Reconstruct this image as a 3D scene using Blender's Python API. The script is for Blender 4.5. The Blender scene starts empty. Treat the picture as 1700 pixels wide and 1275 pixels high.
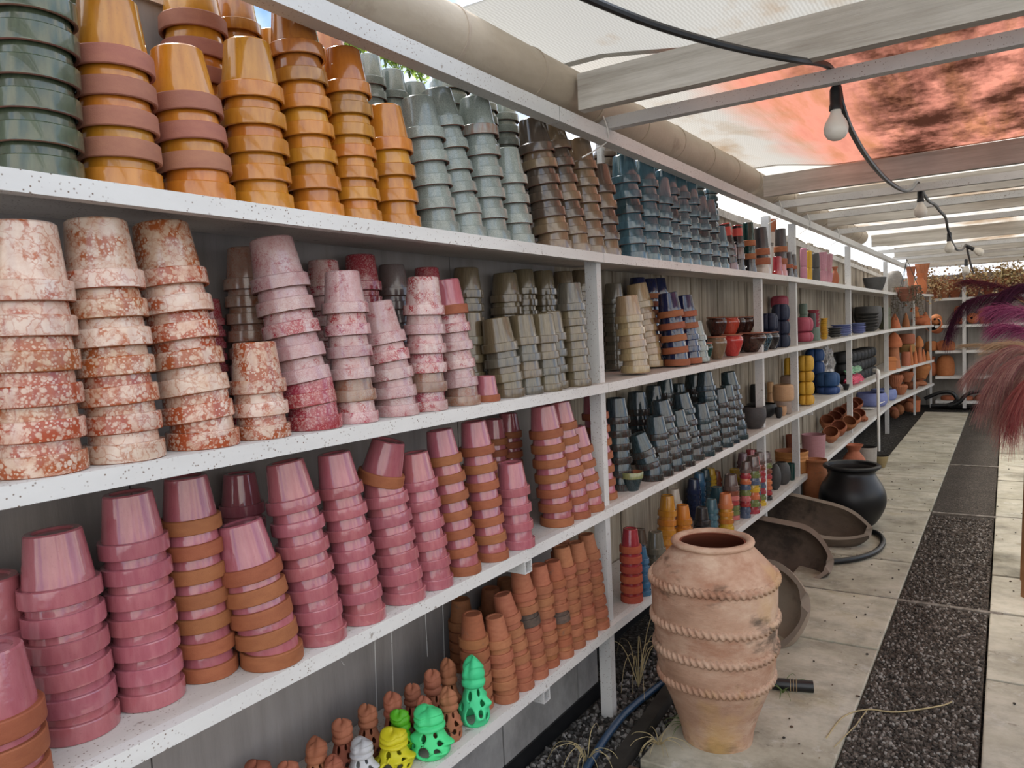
import bpy, bmesh, math, random
from mathutils import Vector, Matrix, Euler, noise

random.seed(7)
S = bpy.context.scene
COL = S.collection
PI = math.pi

# ------------------------------------------------------------------ camera
H = 1.53                                   # eye height above the slabs
FPX, YAW, PITCH, ROLL = 1252.858, 0.58276, -0.067838, -0.0446793
_cy, _sy, _cp, _sp = math.cos(YAW), math.sin(YAW), math.cos(PITCH), math.sin(PITCH)
FW = Vector((-_sy*_cp, _cy*_cp, _sp))
_r0 = Vector((_cy, _sy, 0)); _u0 = _r0.cross(FW)
RT = _r0*math.cos(ROLL) + _u0*math.sin(ROLL)
UP = -_r0*math.sin(ROLL) + _u0*math.cos(ROLL)
EYE = Vector((0, 0, H))
cam = bpy.data.cameras.new('camera')
cam.sensor_width = 36.0
cam.lens = 36.0*FPX/1700.0
cam.clip_start = 0.05
cam.clip_end = 200
cob = bpy.data.objects.new('camera', cam)
COL.objects.link(cob)
cob.matrix_world = Matrix(((RT.x, UP.x, -FW.x, EYE.x), (RT.y, UP.y, -FW.y, EYE.y), (RT.z, UP.z, -FW.z, EYE.z), (0, 0, 0, 1)))
S.camera = cob

# ------------------------------------------------------------------ exposure, sky, sun
S.view_settings.view_transform = 'Standard'
S.view_settings.look = 'None'
S.view_settings.gamma = 1.0
S.view_settings.use_curve_mapping = False
S.view_settings.exposure = 1.35

W = bpy.data.worlds.new('sky'); S.world = W
W.use_nodes = True
nt = W.node_tree; nt.nodes.clear()
_o = nt.nodes.new('ShaderNodeOutputWorld'); _b = nt.nodes.new('ShaderNodeBackground')
_tc = nt.nodes.new('ShaderNodeTexCoord'); _n = nt.nodes.new('ShaderNodeTexNoise'); _cr = nt.nodes.new('ShaderNodeValToRGB')
_n.inputs['Scale'].default_value = 3.2; _n.inputs['Detail'].default_value = 6; _n.inputs['Roughness'].default_value = 0.55
_cr.color_ramp.elements[0].position = 0.40; _cr.color_ramp.elements[0].color = (0.36, 0.50, 0.72, 1)
_cr.color_ramp.elements[1].position = 0.60; _cr.color_ramp.elements[1].color = (1.0, 0.93, 0.835, 1)
nt.links.new(_tc.outputs['Generated'], _n.inputs['Vector']); nt.links.new(_n.outputs['Fac'], _cr.inputs['Fac'])
# a hole of blue sky low over the wall on the left
_dp = nt.nodes.new('ShaderNodeVectorMath'); _dp.operation = 'DOT_PRODUCT'; _dp.inputs[1].default_value = (-0.66, 0.62, 0.42)
_bl = nt.nodes.new('ShaderNodeMapRange'); _bl.inputs['From Min'].default_value = 0.86; _bl.inputs['From Max'].default_value = 0.985
_n2 = nt.nodes.new('ShaderNodeTexNoise'); _n2.inputs['Scale'].default_value = 7.0; _n2.inputs['Detail'].default_value = 7
_ns = nt.nodes.new('ShaderNodeMapRange'); _ns.inputs['From Min'].default_value = 0.36; _ns.inputs['From Max'].default_value = 0.62; _ns.inputs['To Min'].default_value = 0.45
_mu = nt.nodes.new('ShaderNodeMath'); _mu.operation = 'MULTIPLY'; _mx = nt.nodes.new('ShaderNodeMix'); _mx.data_type = 'RGBA'
_mx.inputs[7].default_value = (0.10, 0.21, 0.42, 1)
nt.links.new(_tc.outputs['Generated'], _dp.inputs[0]); nt.links.new(_dp.outputs['Value'], _bl.inputs['Value']); nt.links.new(_tc.outputs['Generated'], _n2.inputs['Vector'])
nt.links.new(_n2.outputs['Fac'], _ns.inputs['Value']); nt.links.new(_bl.outputs[0], _mu.inputs[0]); nt.links.new(_ns.outputs[0], _mu.inputs[1])
nt.links.new(_mu.outputs[0], _mx.inputs[0]); nt.links.new(_cr.outputs['Color'], _mx.inputs[6]); nt.links.new(_mx.outputs[2], _b.inputs['Color']); nt.links.new(_b.outputs['Background'], _o.inputs['Surface'])
_b.inputs['Strength'].default_value = 1.0
sl = bpy.data.lights.new('sun', 'SUN'); sl.energy = 2.6; sl.angle = math.radians(12); sl.color = (1.0, 0.95, 0.88)
so = bpy.data.objects.new('sun', sl); COL.objects.link(so)
so.rotation_euler = Vector((0.62, -0.28, -1.0)).to_track_quat('-Z', 'Y').to_euler()

# ------------------------------------------------------------------ pixel helpers (photo pixels, 1700 x 1275) -> points on real planes
def ray(x, y):
    return RT*((x-850.0)/FPX) - UP*((y-637.5)/FPX) + FW
def on_x(x, y, X): r = ray(x, y); return EYE + r*(X/r.x)
def on_y(x, y, Y): r = ray(x, y); return EYE + r*(Y/r.y)
def on_z(x, y, z): r = ray(x, y); return EYE + r*((z-H)/r.z)
def depth(p): return (Vector(p)-EYE).dot(FW)
def m_of(px, p): return px*depth(p)/FPX      # metres spanned by px pixels at point p

# ------------------------------------------------------------------ object helpers
def tag(o, label=None, cat=None, group=None, kind=None):
    if label: o['label'] = label
    if cat: o['category'] = cat
    if group: o['group'] = group
    if kind: o['kind'] = kind
    return o
def link(name, me, parent=None, loc=(0, 0, 0), rot=None):
    o = bpy.data.objects.new(name, me); COL.objects.link(o)
    o.location = loc
    if rot is not None: o.rotation_euler = rot
    if parent is not None: o.parent = parent
    return o
def thing(name, label, cat, loc=(0, 0, 0), rotz=0.0, group=None, scale=1.0):
    o = bpy.data.objects.new(name, None); COL.objects.link(o)
    o.empty_display_size = 0.05
    o.location = loc; o.rotation_euler = (0, 0, rotz); o.scale = (scale,)*3
    return tag(o, label, cat, group)
def mesh_of(name, vs, fs, mats, mi=None, smooth=True, angle=40):
    me = bpy.data.meshes.new(name)
    me.from_pydata([tuple(v) for v in vs], [], fs)
    for m in (mats if isinstance(mats, (list, tuple)) else [mats]): me.materials.append(m)
    if mi is not None: me.polygons.foreach_set('material_index', mi)
    me.polygons.foreach_set('use_smooth', [smooth]*len(me.polygons))
    me.update()
    if smooth: me.set_sharp_from_angle(angle=math.radians(angle))
    return me
class MB:
    """collects shapes into ONE mesh"""
    def __init__(s): s.v = []; s.f = []; s.m = []
    def add(s, vs, fs, mi=0):
        n = len(s.v); s.v += [tuple(v) for v in vs]; s.f += [tuple(i+n for i in f) for f in fs]; s.m += [mi]*len(fs); return s
    def box(s, a, b, mi=0, mat=None):
        x0, y0, z0 = a; x1, y1, z1 = b
        vs = [Vector(p) for p in ((x0,y0,z0),(x1,y0,z0),(x1,y1,z0),(x0,y1,z0),(x0,y0,z1),(x1,y0,z1),(x1,y1,z1),(x0,y1,z1))]
        if mat: vs = [mat @ v for v in vs]
        return s.add(vs, [(0,3,2,1),(4,5,6,7),(0,1,5,4),(1,2,6,5),(2,3,7,6),(3,0,4,7)], mi)
    def bar(s, p, q, w, h, mi=0):
        """a box beam from p to q, w wide (horizontal), h tall"""
        p, q = Vector(p), Vector(q); d = (q-p).normalized()
        sd = d.cross(Vector((0,0,1)))
        if sd.length < 1e-4: sd = Vector((1,0,0))
        sd.normalize(); up = sd.cross(d)
        vs = [c + sd*a*w/2 + up*b*h/2 for c in (p, q) for a, b in ((-1,-1),(1,-1),(1,1),(-1,1))]
        return s.add(vs, [(0,1,2,3),(7,6,5,4),(0,4,5,1),(1,5,6,2),(2,6,7,3),(3,7,4,0)], mi)
    def tube(s, pts, r, seg=8, mi=0, cap=True):
        pts = [Vector(p) for p in pts]; rr = r if isinstance(r, (list, tuple)) else [r]*len(pts)
        vs, fs = [], []; ref = None
        for i, p in enumerate(pts):
            t = (pts[min(i+1, len(pts)-1)] - pts[max(i-1, 0)])
            t = t.normalized() if t.length > 1e-9 else Vector((0,0,1))
            if ref is None:
                ref = t.cross(Vector((0,0,1)))
                if ref.length < 1e-3: ref = t.cross(Vector((1,0,0)))
            ref = (ref - t*ref.dot(t)).normalized(); b = t.cross(ref)
            for k in range(seg):
                a = 2*PI*k/seg; vs.append(p + (ref*math.cos(a) + b*math.sin(a))*rr[i])
        for i in range(len(pts)-1):
            for k in range(seg):
                a, c = i*seg+k, i*seg+(k+1) % seg
                fs.append((a, c, c+seg, a+seg))
        if cap:
            fs.append(tuple(range(seg-1, -1, -1))); fs.append(tuple(range((len(pts)-1)*seg, len(pts)*seg)))
        return s.add(vs, fs, mi)
    def lathe(s, prof, seg=40, mi=0, lobes=None, mat=None, wob=None):
        """prof: [(r,z) or (r,z,mi)], r=0 makes a pole"""
        vs, fs, ms, rings = [], [], [], []
        for q in prof:
            r, z = q[0], q[1]
            if r < 1e-6: rings.append([len(vs)]); vs.append(Vector((0, 0, z)))
            else:
                ring = []
                for k in range(seg):
                    a = 2*PI*k/seg; rr = r
                    if lobes: rr = r*(1-lobes[1] + lobes[1]*abs(math.cos(lobes[0]*a/2))**0.6)
                    v = Vector((rr*math.cos(a), rr*math.sin(a), z))
                    if wob: v += wob(v)
                    ring.append(len(vs)); vs.append(v)
                rings.append(ring)
        for i in range(len(rings)-1):
            A, B = rings[i], rings[i+1]; m = prof[i+1][2] if len(prof[i+1]) > 2 else mi
            for k in range(seg):
                l = (k+1) % seg
                if len(A) == 1 and len(B) == 1: continue
                if len(A) == 1: f = (A[0], B[k], B[l])
                elif len(B) == 1: f = (A[k], B[0], A[l])
                else: f = (A[k], B[k], B[l], A[l])
                fs.append(f); ms.append(m)
        if mat: vs = [mat @ v for v in vs]
        n = len(s.v); s.v += [tuple(v) for v in vs]; s.f += [tuple(i+n for i in f) for f in fs]; s.m += ms
        return s
    def blob(s, c, r, mi=0, seg=8, rings=5, sq=(1,1,1), rot=None):
        vs = []; fs = []
        for i in range(1, rings):
            t = PI*i/rings
            for k in range(seg):
                a = 2*PI*k/seg; v = Vector((math.sin(t)*math.cos(a)*sq[0], math.sin(t)*math.sin(a)*sq[1], math.cos(t)*sq[2]))*r
                if rot: v = rot @ v
                vs.append(Vector(c)+v)
        top = Vector((0,0,sq[2]))*r; 
        if rot: top = rot @ top
        vs.append(Vector(c)+top); vs.append(Vector(c)-top)
        for i in range(rings-2):
            for k in range(seg):
                l = (k+1) % seg; fs.append((i*seg+k, (i+1)*seg+k, (i+1)*seg+l, i*seg+l))
        T = len(vs)-2
        for k in range(seg):
            l = (k+1) % seg
            fs.append((T, k, l)); fs.append((T+1, (rings-2)*seg+l, (rings-2)*seg+k))
        return s.add(vs, fs, mi)
    def mesh(s, name, mats, smooth=True, angle=40): return mesh_of(name, s.v, s.f, mats, s.m, smooth, angle)
    def build(s, name, mats, parent=None, loc=(0,0,0), rot=None, smooth=True, angle=40):
        return link(name, s.mesh(name, mats, smooth, angle), parent, loc, rot)
def struct(o): o['kind'] = 'structure'; return o
def smooth_path(pts, n=6):
    P = [Vector(p) for p in pts]; out = []
    for i in range(len(P)-1):
        p0, p1, p2, p3 = P[max(i-1,0)], P[i], P[i+1], P[min(i+2, len(P)-1)]
        for k in range(n):
            t = k/n
            out.append(0.5*((2*p1) + (p2-p0)*t + (2*p0-5*p1+4*p2-p3)*t*t + (3*p1-p0-3*p2+p3)*t**3))
    out.append(P[-1]); return out

# ------------------------------------------------------------------ materials
def lin(c):
    if isinstance(c, str):
        c = tuple(int(c[i:i+2], 16)/255 for i in (0, 2, 4))
    return tuple((x/12.92 if x <= 0.04045 else ((x+0.055)/1.055)**2.4) for x in c[:3]) + (1,)
class Mat:
    def __init__(s, name):
        s.m = bpy.data.materials.new(name); s.m.use_nodes = True; s.t = s.m.node_tree
        s.p = s.t.nodes['Principled BSDF']; s.out = s.t.nodes['Material Output']
        s.tc = s.t.nodes.new('ShaderNodeTexCoord')
    def N(s, typ, **kw):
        n = s.t.nodes.new(typ)
        for k, v in kw.items():
            if k in n.inputs: n.inputs[k].default_value = v
            else: setattr(n, k, v)
        return n
    def L(s, a, b): s.t.links.new(a, b)
    def vec(s, scale=(1,1,1), rnd=True, src='Object'):
        mp = s.N('ShaderNodeMapping'); mp.inputs['Scale'].default_value = scale
        s.L(s.tc.outputs[src], mp.inputs['Vector'])
        if rnd:
            oi = s.N('ShaderNodeObjectInfo'); mu = s.N('ShaderNodeMath', operation='MULTIPLY'); mu.inputs[1].default_value = 37.0
            s.L(oi.outputs['Random'], mu.inputs[0])
            cx = s.N('ShaderNodeCombineXYZ'); s.L(mu.outputs[0], cx.inputs[0]); s.L(mu.outputs[0], cx.inputs[1]); s.L(mu.outputs[0], cx.inputs[2])
            s.L(cx.outputs[0], mp.inputs['Location'])
        return mp.outputs[0]
    def noise(s, scale, detail=4, rough=0.55, vscale=(1,1,1), rnd=True, dist=0.0):
        n = s.N('ShaderNodeTexNoise'); n.inputs['Scale'].default_value = scale; n.inputs['Detail'].default_value = detail
        n.inputs['Roughness'].default_value = rough; n.inputs['Distortion'].default_value = dist
        s.L(s.vec(vscale, rnd), n.inputs['Vector']); return n.outputs['Fac']
    def ramp(s, fac, stops, interp='LINEAR'):
        r = s.N('ShaderNodeValToRGB'); cr = r.color_ramp; cr.interpolation = interp
        while len(cr.elements) < len(stops): cr.elements.new(0.5)
        for e, (p, c) in zip(cr.elements, stops):
            e.position = p; e.color = (c, c, c, 1) if isinstance(c, (int, float)) else lin(c)
        s.L(fac, r.inputs['Fac']); return r.outputs['Color']
    def mix(s, fac, a, b, mode='MIX'):
        m = s.N('ShaderNodeMix', data_type='RGBA', blend_type=mode)
        for i, x in ((0, fac), (6, a), (7, b)):
            if hasattr(x, 'is_output') or hasattr(x, 'links'): s.L(x, m.inputs[i])
            elif i == 0: m.inputs[0].default_value = x
            else: m.inputs[i].default_value = lin(x)
        return m.outputs[2]
    def vary(s, col, amt=0.12, hue=0.0):
        """per-object brightness difference (each pot was glazed separately)"""
        oi = s.N('ShaderNodeObjectInfo'); mr = s.N('ShaderNodeMapRange'); mr.inputs['To Min'].default_value = 1-amt; mr.inputs['To Max'].default_value = 1+amt
        s.L(oi.outputs['Random'], mr.inputs['Value'])
        h = s.N('ShaderNodeHueSaturation'); s.L(mr.outputs[0], h.inputs['Value']); s.L(col, h.inputs['Color'])
        if hue:
            m2 = s.N('ShaderNodeMapRange'); m2.inputs['To Min'].default_value = 0.5-hue; m2.inputs['To Max'].default_value = 0.5+hue
            mm = s.N('ShaderNodeMath', operation='FRACT'); mu = s.N('ShaderNodeMath', operation='MULTIPLY'); mu.inputs[1].default_value = 7.3
            s.L(oi.outputs['Random'], mu.inputs[0]); s.L(mu.outputs[0], mm.inputs[0]); s.L(mm.outputs[0], m2.inputs['Value']); s.L(m2.outputs[0], h.inputs['Hue'])
        return h.outputs['Color']
    def bump(s, h, strength=0.2, dist=0.01):
        b = s.N('ShaderNodeBump'); b.inputs['Strength'].default_value = strength; b.inputs['Distance'].default_value = dist
        s.L(h, b.inputs['Height']); s.L(b.outputs[0], s.p.inputs['Normal'])
    def fin(s, col, rough=0.5, coat=0.0, spec=0.5, metal=0.0):
        if isinstance(col, (str, tuple)): s.p.inputs['Base Color'].default_value = lin(col)
        else: s.L(col, s.p.inputs['Base Color'])
        if isinstance(rough, (int, float)): s.p.inputs['Roughness'].default_value = rough
        else: s.L(rough, s.p.inputs['Roughness'])
        s.p.inputs['Coat Weight'].default_value = coat; s.p.inputs['Coat Roughness'].default_value = 0.03
        s.p.inputs['Specular IOR Level'].default_value = spec; s.p.inputs['Metallic'].default_value = metal
        return s.m
_cache = {}
def glaze(key, c1, c2=None, rough=0.22, var=0.1, hue=0.006, streak=(3, 3, 0.6), sc=3.0, coat=0.5, contrast=(0.35, 0.7), bump=0.04):
    if key in _cache: return _cache[key]
    a = Mat(key); n = a.noise(sc, 5, 0.6, streak)
    c = a.ramp(n, [(contrast[0], c1), (contrast[1], c2 or c1)])
    sp = a.ramp(a.noise(45, 2, 0.5), [(0.0, 0.72), (0.28, 0.8), (0.36, 1.0)])
    c = a.mix(0.8, c, sp, 'MULTIPLY')
    a.bump(a.noise(6, 3), bump, 0.02)
    _cache[key] = a.fin(a.vary(c, var, hue), rough, coat); return _cache[key]
def bare(key, c1, c2, var=0.12, rough=0.75, dirt=None, sc=4.0):
    if key in _cache: return _cache[key]
    a = Mat(key); c = a.ramp(a.noise(sc, 6, 0.65, (1, 1, 2.5)), [(0.3, c1), (0.7, c2)])
    if dirt:
        d = a.ramp(a.noise(3.0, 6, 0.7), [(dirt[1], 0.0), (dirt[1]+0.12, 0.7)])
        c = a.mix(d, c, dirt[0])
    a.bump(a.noise(60, 3), 0.12, 0.01)
    _cache[key] = a.fin(a.vary(c, var, 0.008), rough, 0.0, 0.3); return _cache[key]
def marble(key, base, base2, vein, cell=9.0, vein_w=0.05, blotch=0.55, rough=0.2, fine=26.0):
    """oil-bubble glaze: pale cells with thin coloured outlines, drowned in blotches of the vein colour"""
    if key in _cache: return _cache[key]
    a = Mat(key)
    nz = a.N('ShaderNodeTexNoise'); nz.inputs['Scale'].default_value = 5.0; nz.inputs['Detail'].default_value = 4; v0 = a.vec(); a.L(v0, nz.inputs['Vector'])
    ad = a.N('ShaderNodeVectorMath', operation='MULTIPLY_ADD'); a.L(nz.outputs['Color'], ad.inputs[0]); ad.inputs[1].default_value = (0.34,)*3; a.L(v0, ad.inputs[2])
    def vor(sc, feat):
        v = a.N('ShaderNodeTexVoronoi', feature=feat); v.inputs['Scale'].default_value = sc; a.L(ad.outputs[0], v.inputs['Vector']); return v.outputs['Distance']
    def bub(sc):                                    # pale drops swimming in the vein colour
        v = a.N('ShaderNodeTexVoronoi', feature='F1'); v.inputs['Scale'].default_value = sc; a.L(v0, v.inputs['Vector'])
        return a.ramp(v.outputs['Distance'], [(0.30, 0.0), (0.42, 1.0)])
    big = a.ramp(vor(cell, 'DISTANCE_TO_EDGE'), [(0.0, 0.75), (vein_w*.5, 0.45), (vein_w*1.5, 0.0)])
    pres = a.ramp(a.noise(2.2, 3, 0.5), [(0.35, 0.15), (0.6, 1.0)])
    big = a.mix(1.0, big, pres, 'MULTIPLY')
    bl = a.ramp(a.noise(3.0, 6, 0.68, (1, 1, 1), True, 0.6), [(blotch-0.05, 0.0), (blotch+0.05, 1.0)])
    drops = a.mix(1.0, bub(fine*.55), bub(fine*1.25), 'MULTIPLY')
    heavy = a.mix(1.0, drops, bl, 'MULTIPLY')
    c = a.ramp(a.noise(2.4, 4), [(0.35, base), (0.65, base2)])
    c = a.mix(big, c, vein)
    c = a.mix(a.ramp(a.noise(7, 6, 0.7), [(0.45, 0.0), (0.7, 0.35)]), c, vein)
    c = a.mix(heavy, c, vein)
    _cache[key] = a.fin(a.vary(c, 0.1, 0.008), rough, 0.4); return _cache[key]
# ------------------------------------------------------------------ material library
M_bare = bare('bare_terracotta', '8a5034', '995d3d', 0.08, 0.62)
M_bare2 = bare('bare_rosy_clay', '94604f', 'a06b55', 0.08, 0.6)
M_lip = bare('raw_clay_lip', '5e4038', '74503f')
M_inside = bare('clay_inside', '7a4630', '8c5238')
def white_paint(key='white_paint', c1='d9d7d3', c2='c9c6c2', speck=True, sc=1.0):
    if key in _cache: return _cache[key]
    a = Mat(key)
    c = a.ramp(a.noise(6*sc, 5, 0.6, (1, 0.3, 1), False), [(0.3, c2), (0.7, c1)])
    if speck:
        v = a.N('ShaderNodeTexVoronoi'); v.inputs['Scale'].default_value = 110.0; a.L(a.vec((1, 1, 1), False), v.inputs['Vector'])
        sp = a.ramp(v.outputs['Distance'], [(0.10, 1.0), (0.24, 0.0)])
        zone = a.ramp(a.noise(7, 4, 0.7, (1, 1, 1), False), [(0.38, 0.0), (0.55, 1.0)])
        c = a.mix(a.mix(1.0, sp, zone, 'MULTIPLY'), c, '6b5443')
        big = a.ramp(a.noise(34, 2, 0.5, (1, 1, 1), False), [(0.70, 0.0), (0.75, 0.8)])
        c = a.mix(big, c, '8a8078')
    a.bump(a.noise(40, 4), 0.08, 0.01)
    _cache[key] = a.fin(c, 0.55, 0.0, 0.4); return _cache[key]
M_white = white_paint()
M_steel = white_paint('painted_steel', 'cfcdc9', 'b9b8b6', True, 0.6)
M_board = white_paint('shelf_board', 'd6d2cc', 'b7b0a8')
def weathered(key, c1, c2, c3, scale=(14, 14, 0.8), rough=0.8, rnd=False):
    if key in _cache: return _cache[key]
    a = Mat(key)
    c = a.ramp(a.noise(1.0, 8, 0.7, scale, rnd), [(0.28, c3), (0.45, c2), (0.62, c1)])
    c2_ = a.mix(a.ramp(a.noise(1.7, 4, 0.6, (1, 1, 1), rnd), [(0.45, 0.0), (0.7, 0.55)]), c, c3)
    a.bump(a.noise(1.0, 8, 0.7, tuple(2*x for x in scale), rnd), 0.25, 0.01)
    _cache[key] = a.fin(c2_, rough, 0.0, 0.3); return _cache[key]
M_plank = weathered('whitewashed_planks', 'aaa08f', '8a7e6d', '51473b', (16, 16, 0.7))
M_panel = weathered('grey_washed_panel', '96908c', '8a8480', '78726e', (9, 9, 0.8))
M_timber = weathered('white_washed_rafter', 'cbc6bd', 'b3ada3', '8f877c', (1.2, 22, 22))
M_base = weathered('grey_wall_panel', '9d9b98', '868482', '6d6b69', (5, 5, 3))
M_backwall = weathered('grey_back_wall', 'aaa69f', '96918a', '77726b', (5, 5, 0.7))
M_black = Mat('black_rubber').fin('17181a', 0.38)
M_blackm = Mat('matt_black_clay').fin('131314', 0.4, 0.0, 0.4)
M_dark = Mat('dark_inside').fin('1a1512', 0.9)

# glazes: code -> (name of colour for labels, body material, rim material, lip material)
T = {}
T['g'] = ('dark green glazed', glaze('green_glaze', '3b4434', '4c5541', 0.2), None, M_lip)
_och = glaze('ochre_glaze', 'a8681f', 'bd7c28', 0.18, 0.12, 0.012, contrast=(0.3, 0.7))
_och2 = glaze('brown_ochre_glaze', '8f5a24', 'a9702c', 0.18, 0.1, 0.01)
T['o'] = ('ochre glazed', _och, None, None)
T['p'] = ('brownish ochre', _och2, None, None)
T['b'] = ('bare-rimmed ochre', _och, M_bare2, None)
def speckled(key, c1, c2, dot):
    a = Mat(key); c = a.ramp(a.noise(3, 4, 0.6, (2, 2, 0.7)), [(0.3, c1), (0.7, c2)])
    d = a.ramp(a.noise(55, 3, 0.7), [(0.42, 1.0), (0.58, 0.0)]); c = a.mix(a.mix(0.55, (0, 0, 0), d), c, dot)
    return a.fin(a.vary(c, 0.12, 0.006), 0.17, 0.4)
_cel = speckled('celadon_glaze', '838b84', '959c94', '535d58')
T['c'] = ('pale grey-green', _cel, None, M_lip)
T['d'] = ('brown-banded grey-green', _cel, glaze('celadon_rim_brown', '8c6a58', '8f9a95', 0.2), M_lip)
T['k'] = ('dark brown glazed', glaze('brown_glaze', '4b3f36', '5d4f42', 0.17, 0.12), None, M_lip)
T['K'] = ('light brown glazed', glaze('brown_glaze_pale', '6d5a46', '7d6952', 0.17, 0.12), None, M_lip)
T['t'] = ('teal glazed', glaze('teal_glaze', '36505a', '4c6973', 0.17, 0.14), None, M_lip)
T['u'] = ('dark teal glazed', glaze('teal_glaze_dark', '22363c', '31474d', 0.17, 0.14), None, M_lip)
T['m'] = ('orange-marbled', marble('orange_marble', 'cfb8a7', 'c19d83', '9c4a26', 6.0, 0.05, 0.47, fine=20.0), None, M_bare)
T['n'] = ('pale orange-veined', marble('pale_marble', 'd3c0b1', 'c8ab95', 'a25632', 5.5, 0.05, 0.55, fine=20.0), None, M_bare)
T['r'] = ('red-marbled', marble('red_marble', 'c8b0ab', 'b99391', '983640', 13.0, 0.05, 0.52, fine=34), None, M_lip)
T['s'] = ('pale pink-veined', marble('pink_marble', 'bea6a2', 'b08e8c', '944a50', 17.0, 0.05, 0.6, fine=40), None, M_lip)
T['y'] = ('brown-veined', marble('brown_marble', '9c8374', '8a6f60', '8d5a44', 12.0, 0.06, 0.55), None, M_lip)
T['Y'] = ('grey-brown speckled', marble('grey_marble', '6f6462', '645957', '574846', 16.0, 0.05, 0.6), None, M_lip)
T['R'] = ('strong red marbled', marble('strong_red_marble', 'b98a86', 'a8616a', '94303c', 12.0, 0.08, 0.40, fine=30), None, M_lip)
_pink = glaze('pink_glaze', '9c565e', 'aa666c', 0.12, 0.09, 0.006, coat=0.5)
T['q'] = ('glossy pink', _pink, None, None)
T['B'] = ('bare-rimmed pink', _pink, M_bare, None)
T['v'] = ('olive-brown glazed', glaze('olive_glaze', '5c4f3b', '6e614a', 0.2, 0.12, 0.01, (9, 9, 0.5)), None, None)
T['V'] = ('grey-olive glazed', glaze('grey_olive_glaze', '4f4a3f', '605b4e', 0.2, 0.12, 0.01, (9, 9, 0.5)), None, None)
T['x'] = ('tan glazed', glaze('tan_glaze', '907b5c', 'a8916f', 0.2, 0.12, 0.01, (6, 6, 0.6)), None, None)
_navy = glaze('navy_glaze', '161a38', '232a4e', 0.12, 0.15, coat=0.5)
T['N'] = ('bare-rimmed navy', _navy, M_bare, None)
T['M'] = ('navy glazed', _navy, None, None)
_ter = bare('terracotta', '955a40', 'a66b4c', 0.13, 0.7)
T['z'] = ('plain terracotta', _ter, None, None)
T['Z'] = ('weathered brown terracotta', bare('old_terracotta', '8a5438', '9b6040', 0.12, 0.78, ('5d5248', 0.58)), None, None)
T['X'] = ('smoke-blackened terracotta', bare('black_terracotta', '4a423c', '6a564a', 0.15, 0.75, ('3a3531', 0.5)), None, None)
_dk = glaze('slate_glaze', '1d272b', '3a484c', 0.13, 0.2, 0.02, (7, 7, 0.5), 3.0, 0.2, (0.35, 0.65))
_dkb = glaze('slate_brown_glaze', '33221c', '394040', 0.13, 0.2, 0.02, (6, 6, 1.2), 3.0, 0.2, (0.4, 0.62))
T['D'] = ('slate glazed', _dk, None, M_lip)
T['E'] = ('brown-rimmed slate', _dk, _dkb, M_lip)
T['F'] = ('dark brown slate', _dkb, None, M_lip)
for code, nm, a_, b_ in (('A', 'crimson', '8c2a33', 'a03a3f'), ('C', 'coral pink', 'ac5a58', 'bb6c66'), ('G', 'moss green', '5c6436', '6f7846'),
                         ('H', 'slate blue', '3f4b60', '535d70'), ('I', 'orange', 'b4603a', 'c2714a'), ('J', 'mauve', '6d5058', '80646a'),
                         ('L', 'near-black', '1f1c1e', '2f2a2a'), ('Q', 'yellow', 'b58f22', 'c4a032'), ('U', 'petrol blue', '35545f', '45656e'),
                         ('O', 'chestnut', '6e3524', '80442f'), ('S', 'smoky brown', '4f4340', '6d554e'), ('W', 'cream', 'a89a8c', 'b8ab9d'),
                         ('a', 'steel blue', '2f5876', '3c6684'), ('i', 'deep indigo', '1b2440', '2a3858')):
    T[code] = (nm + ' glazed', glaze(nm.replace(' ', '_') + '_glaze', a_, b_, 0.18, 0.1), None, None)
T['e'] = ('terracotta-rimmed red', T['A'][1], bare('red_tinted_clay', '9b4630', 'a8543a'), None)

def banded():
    a = Mat('red_black_bands'); sx = a.N('ShaderNodeSeparateXYZ'); a.L(a.tc.outputs['Object'], sx.inputs[0])
    c = a.ramp(sx.outputs[2], [(0.0, '1c1a1a'), (0.50, 'b0463f'), (0.85, '1c1a1a'), (0.95, 'b0463f')], 'CONSTANT')
    sc = a.N('ShaderNodeMath', operation='DIVIDE'); sc.inputs[1].default_value = 1.75
    a.L(sx.outputs[2], sc.inputs[0]); a.L(sc.outputs[0], c.node.inputs['Fac'])
    return a.fin(c, 0.2, 0.4)
T['h'] = ('red-and-black banded', banded(), T['L'][1], None)
T['f'] = ('bare-rimmed bottle green', glaze('bottle_green_glaze', '14302c', '1f403a', 0.15, 0.1), M_bare, None)
T['l'] = ('bare-rimmed charcoal', glaze('charcoal_glaze', '302b2b', '423b3a', 0.3, 0.1), M_bare, None)
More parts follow.
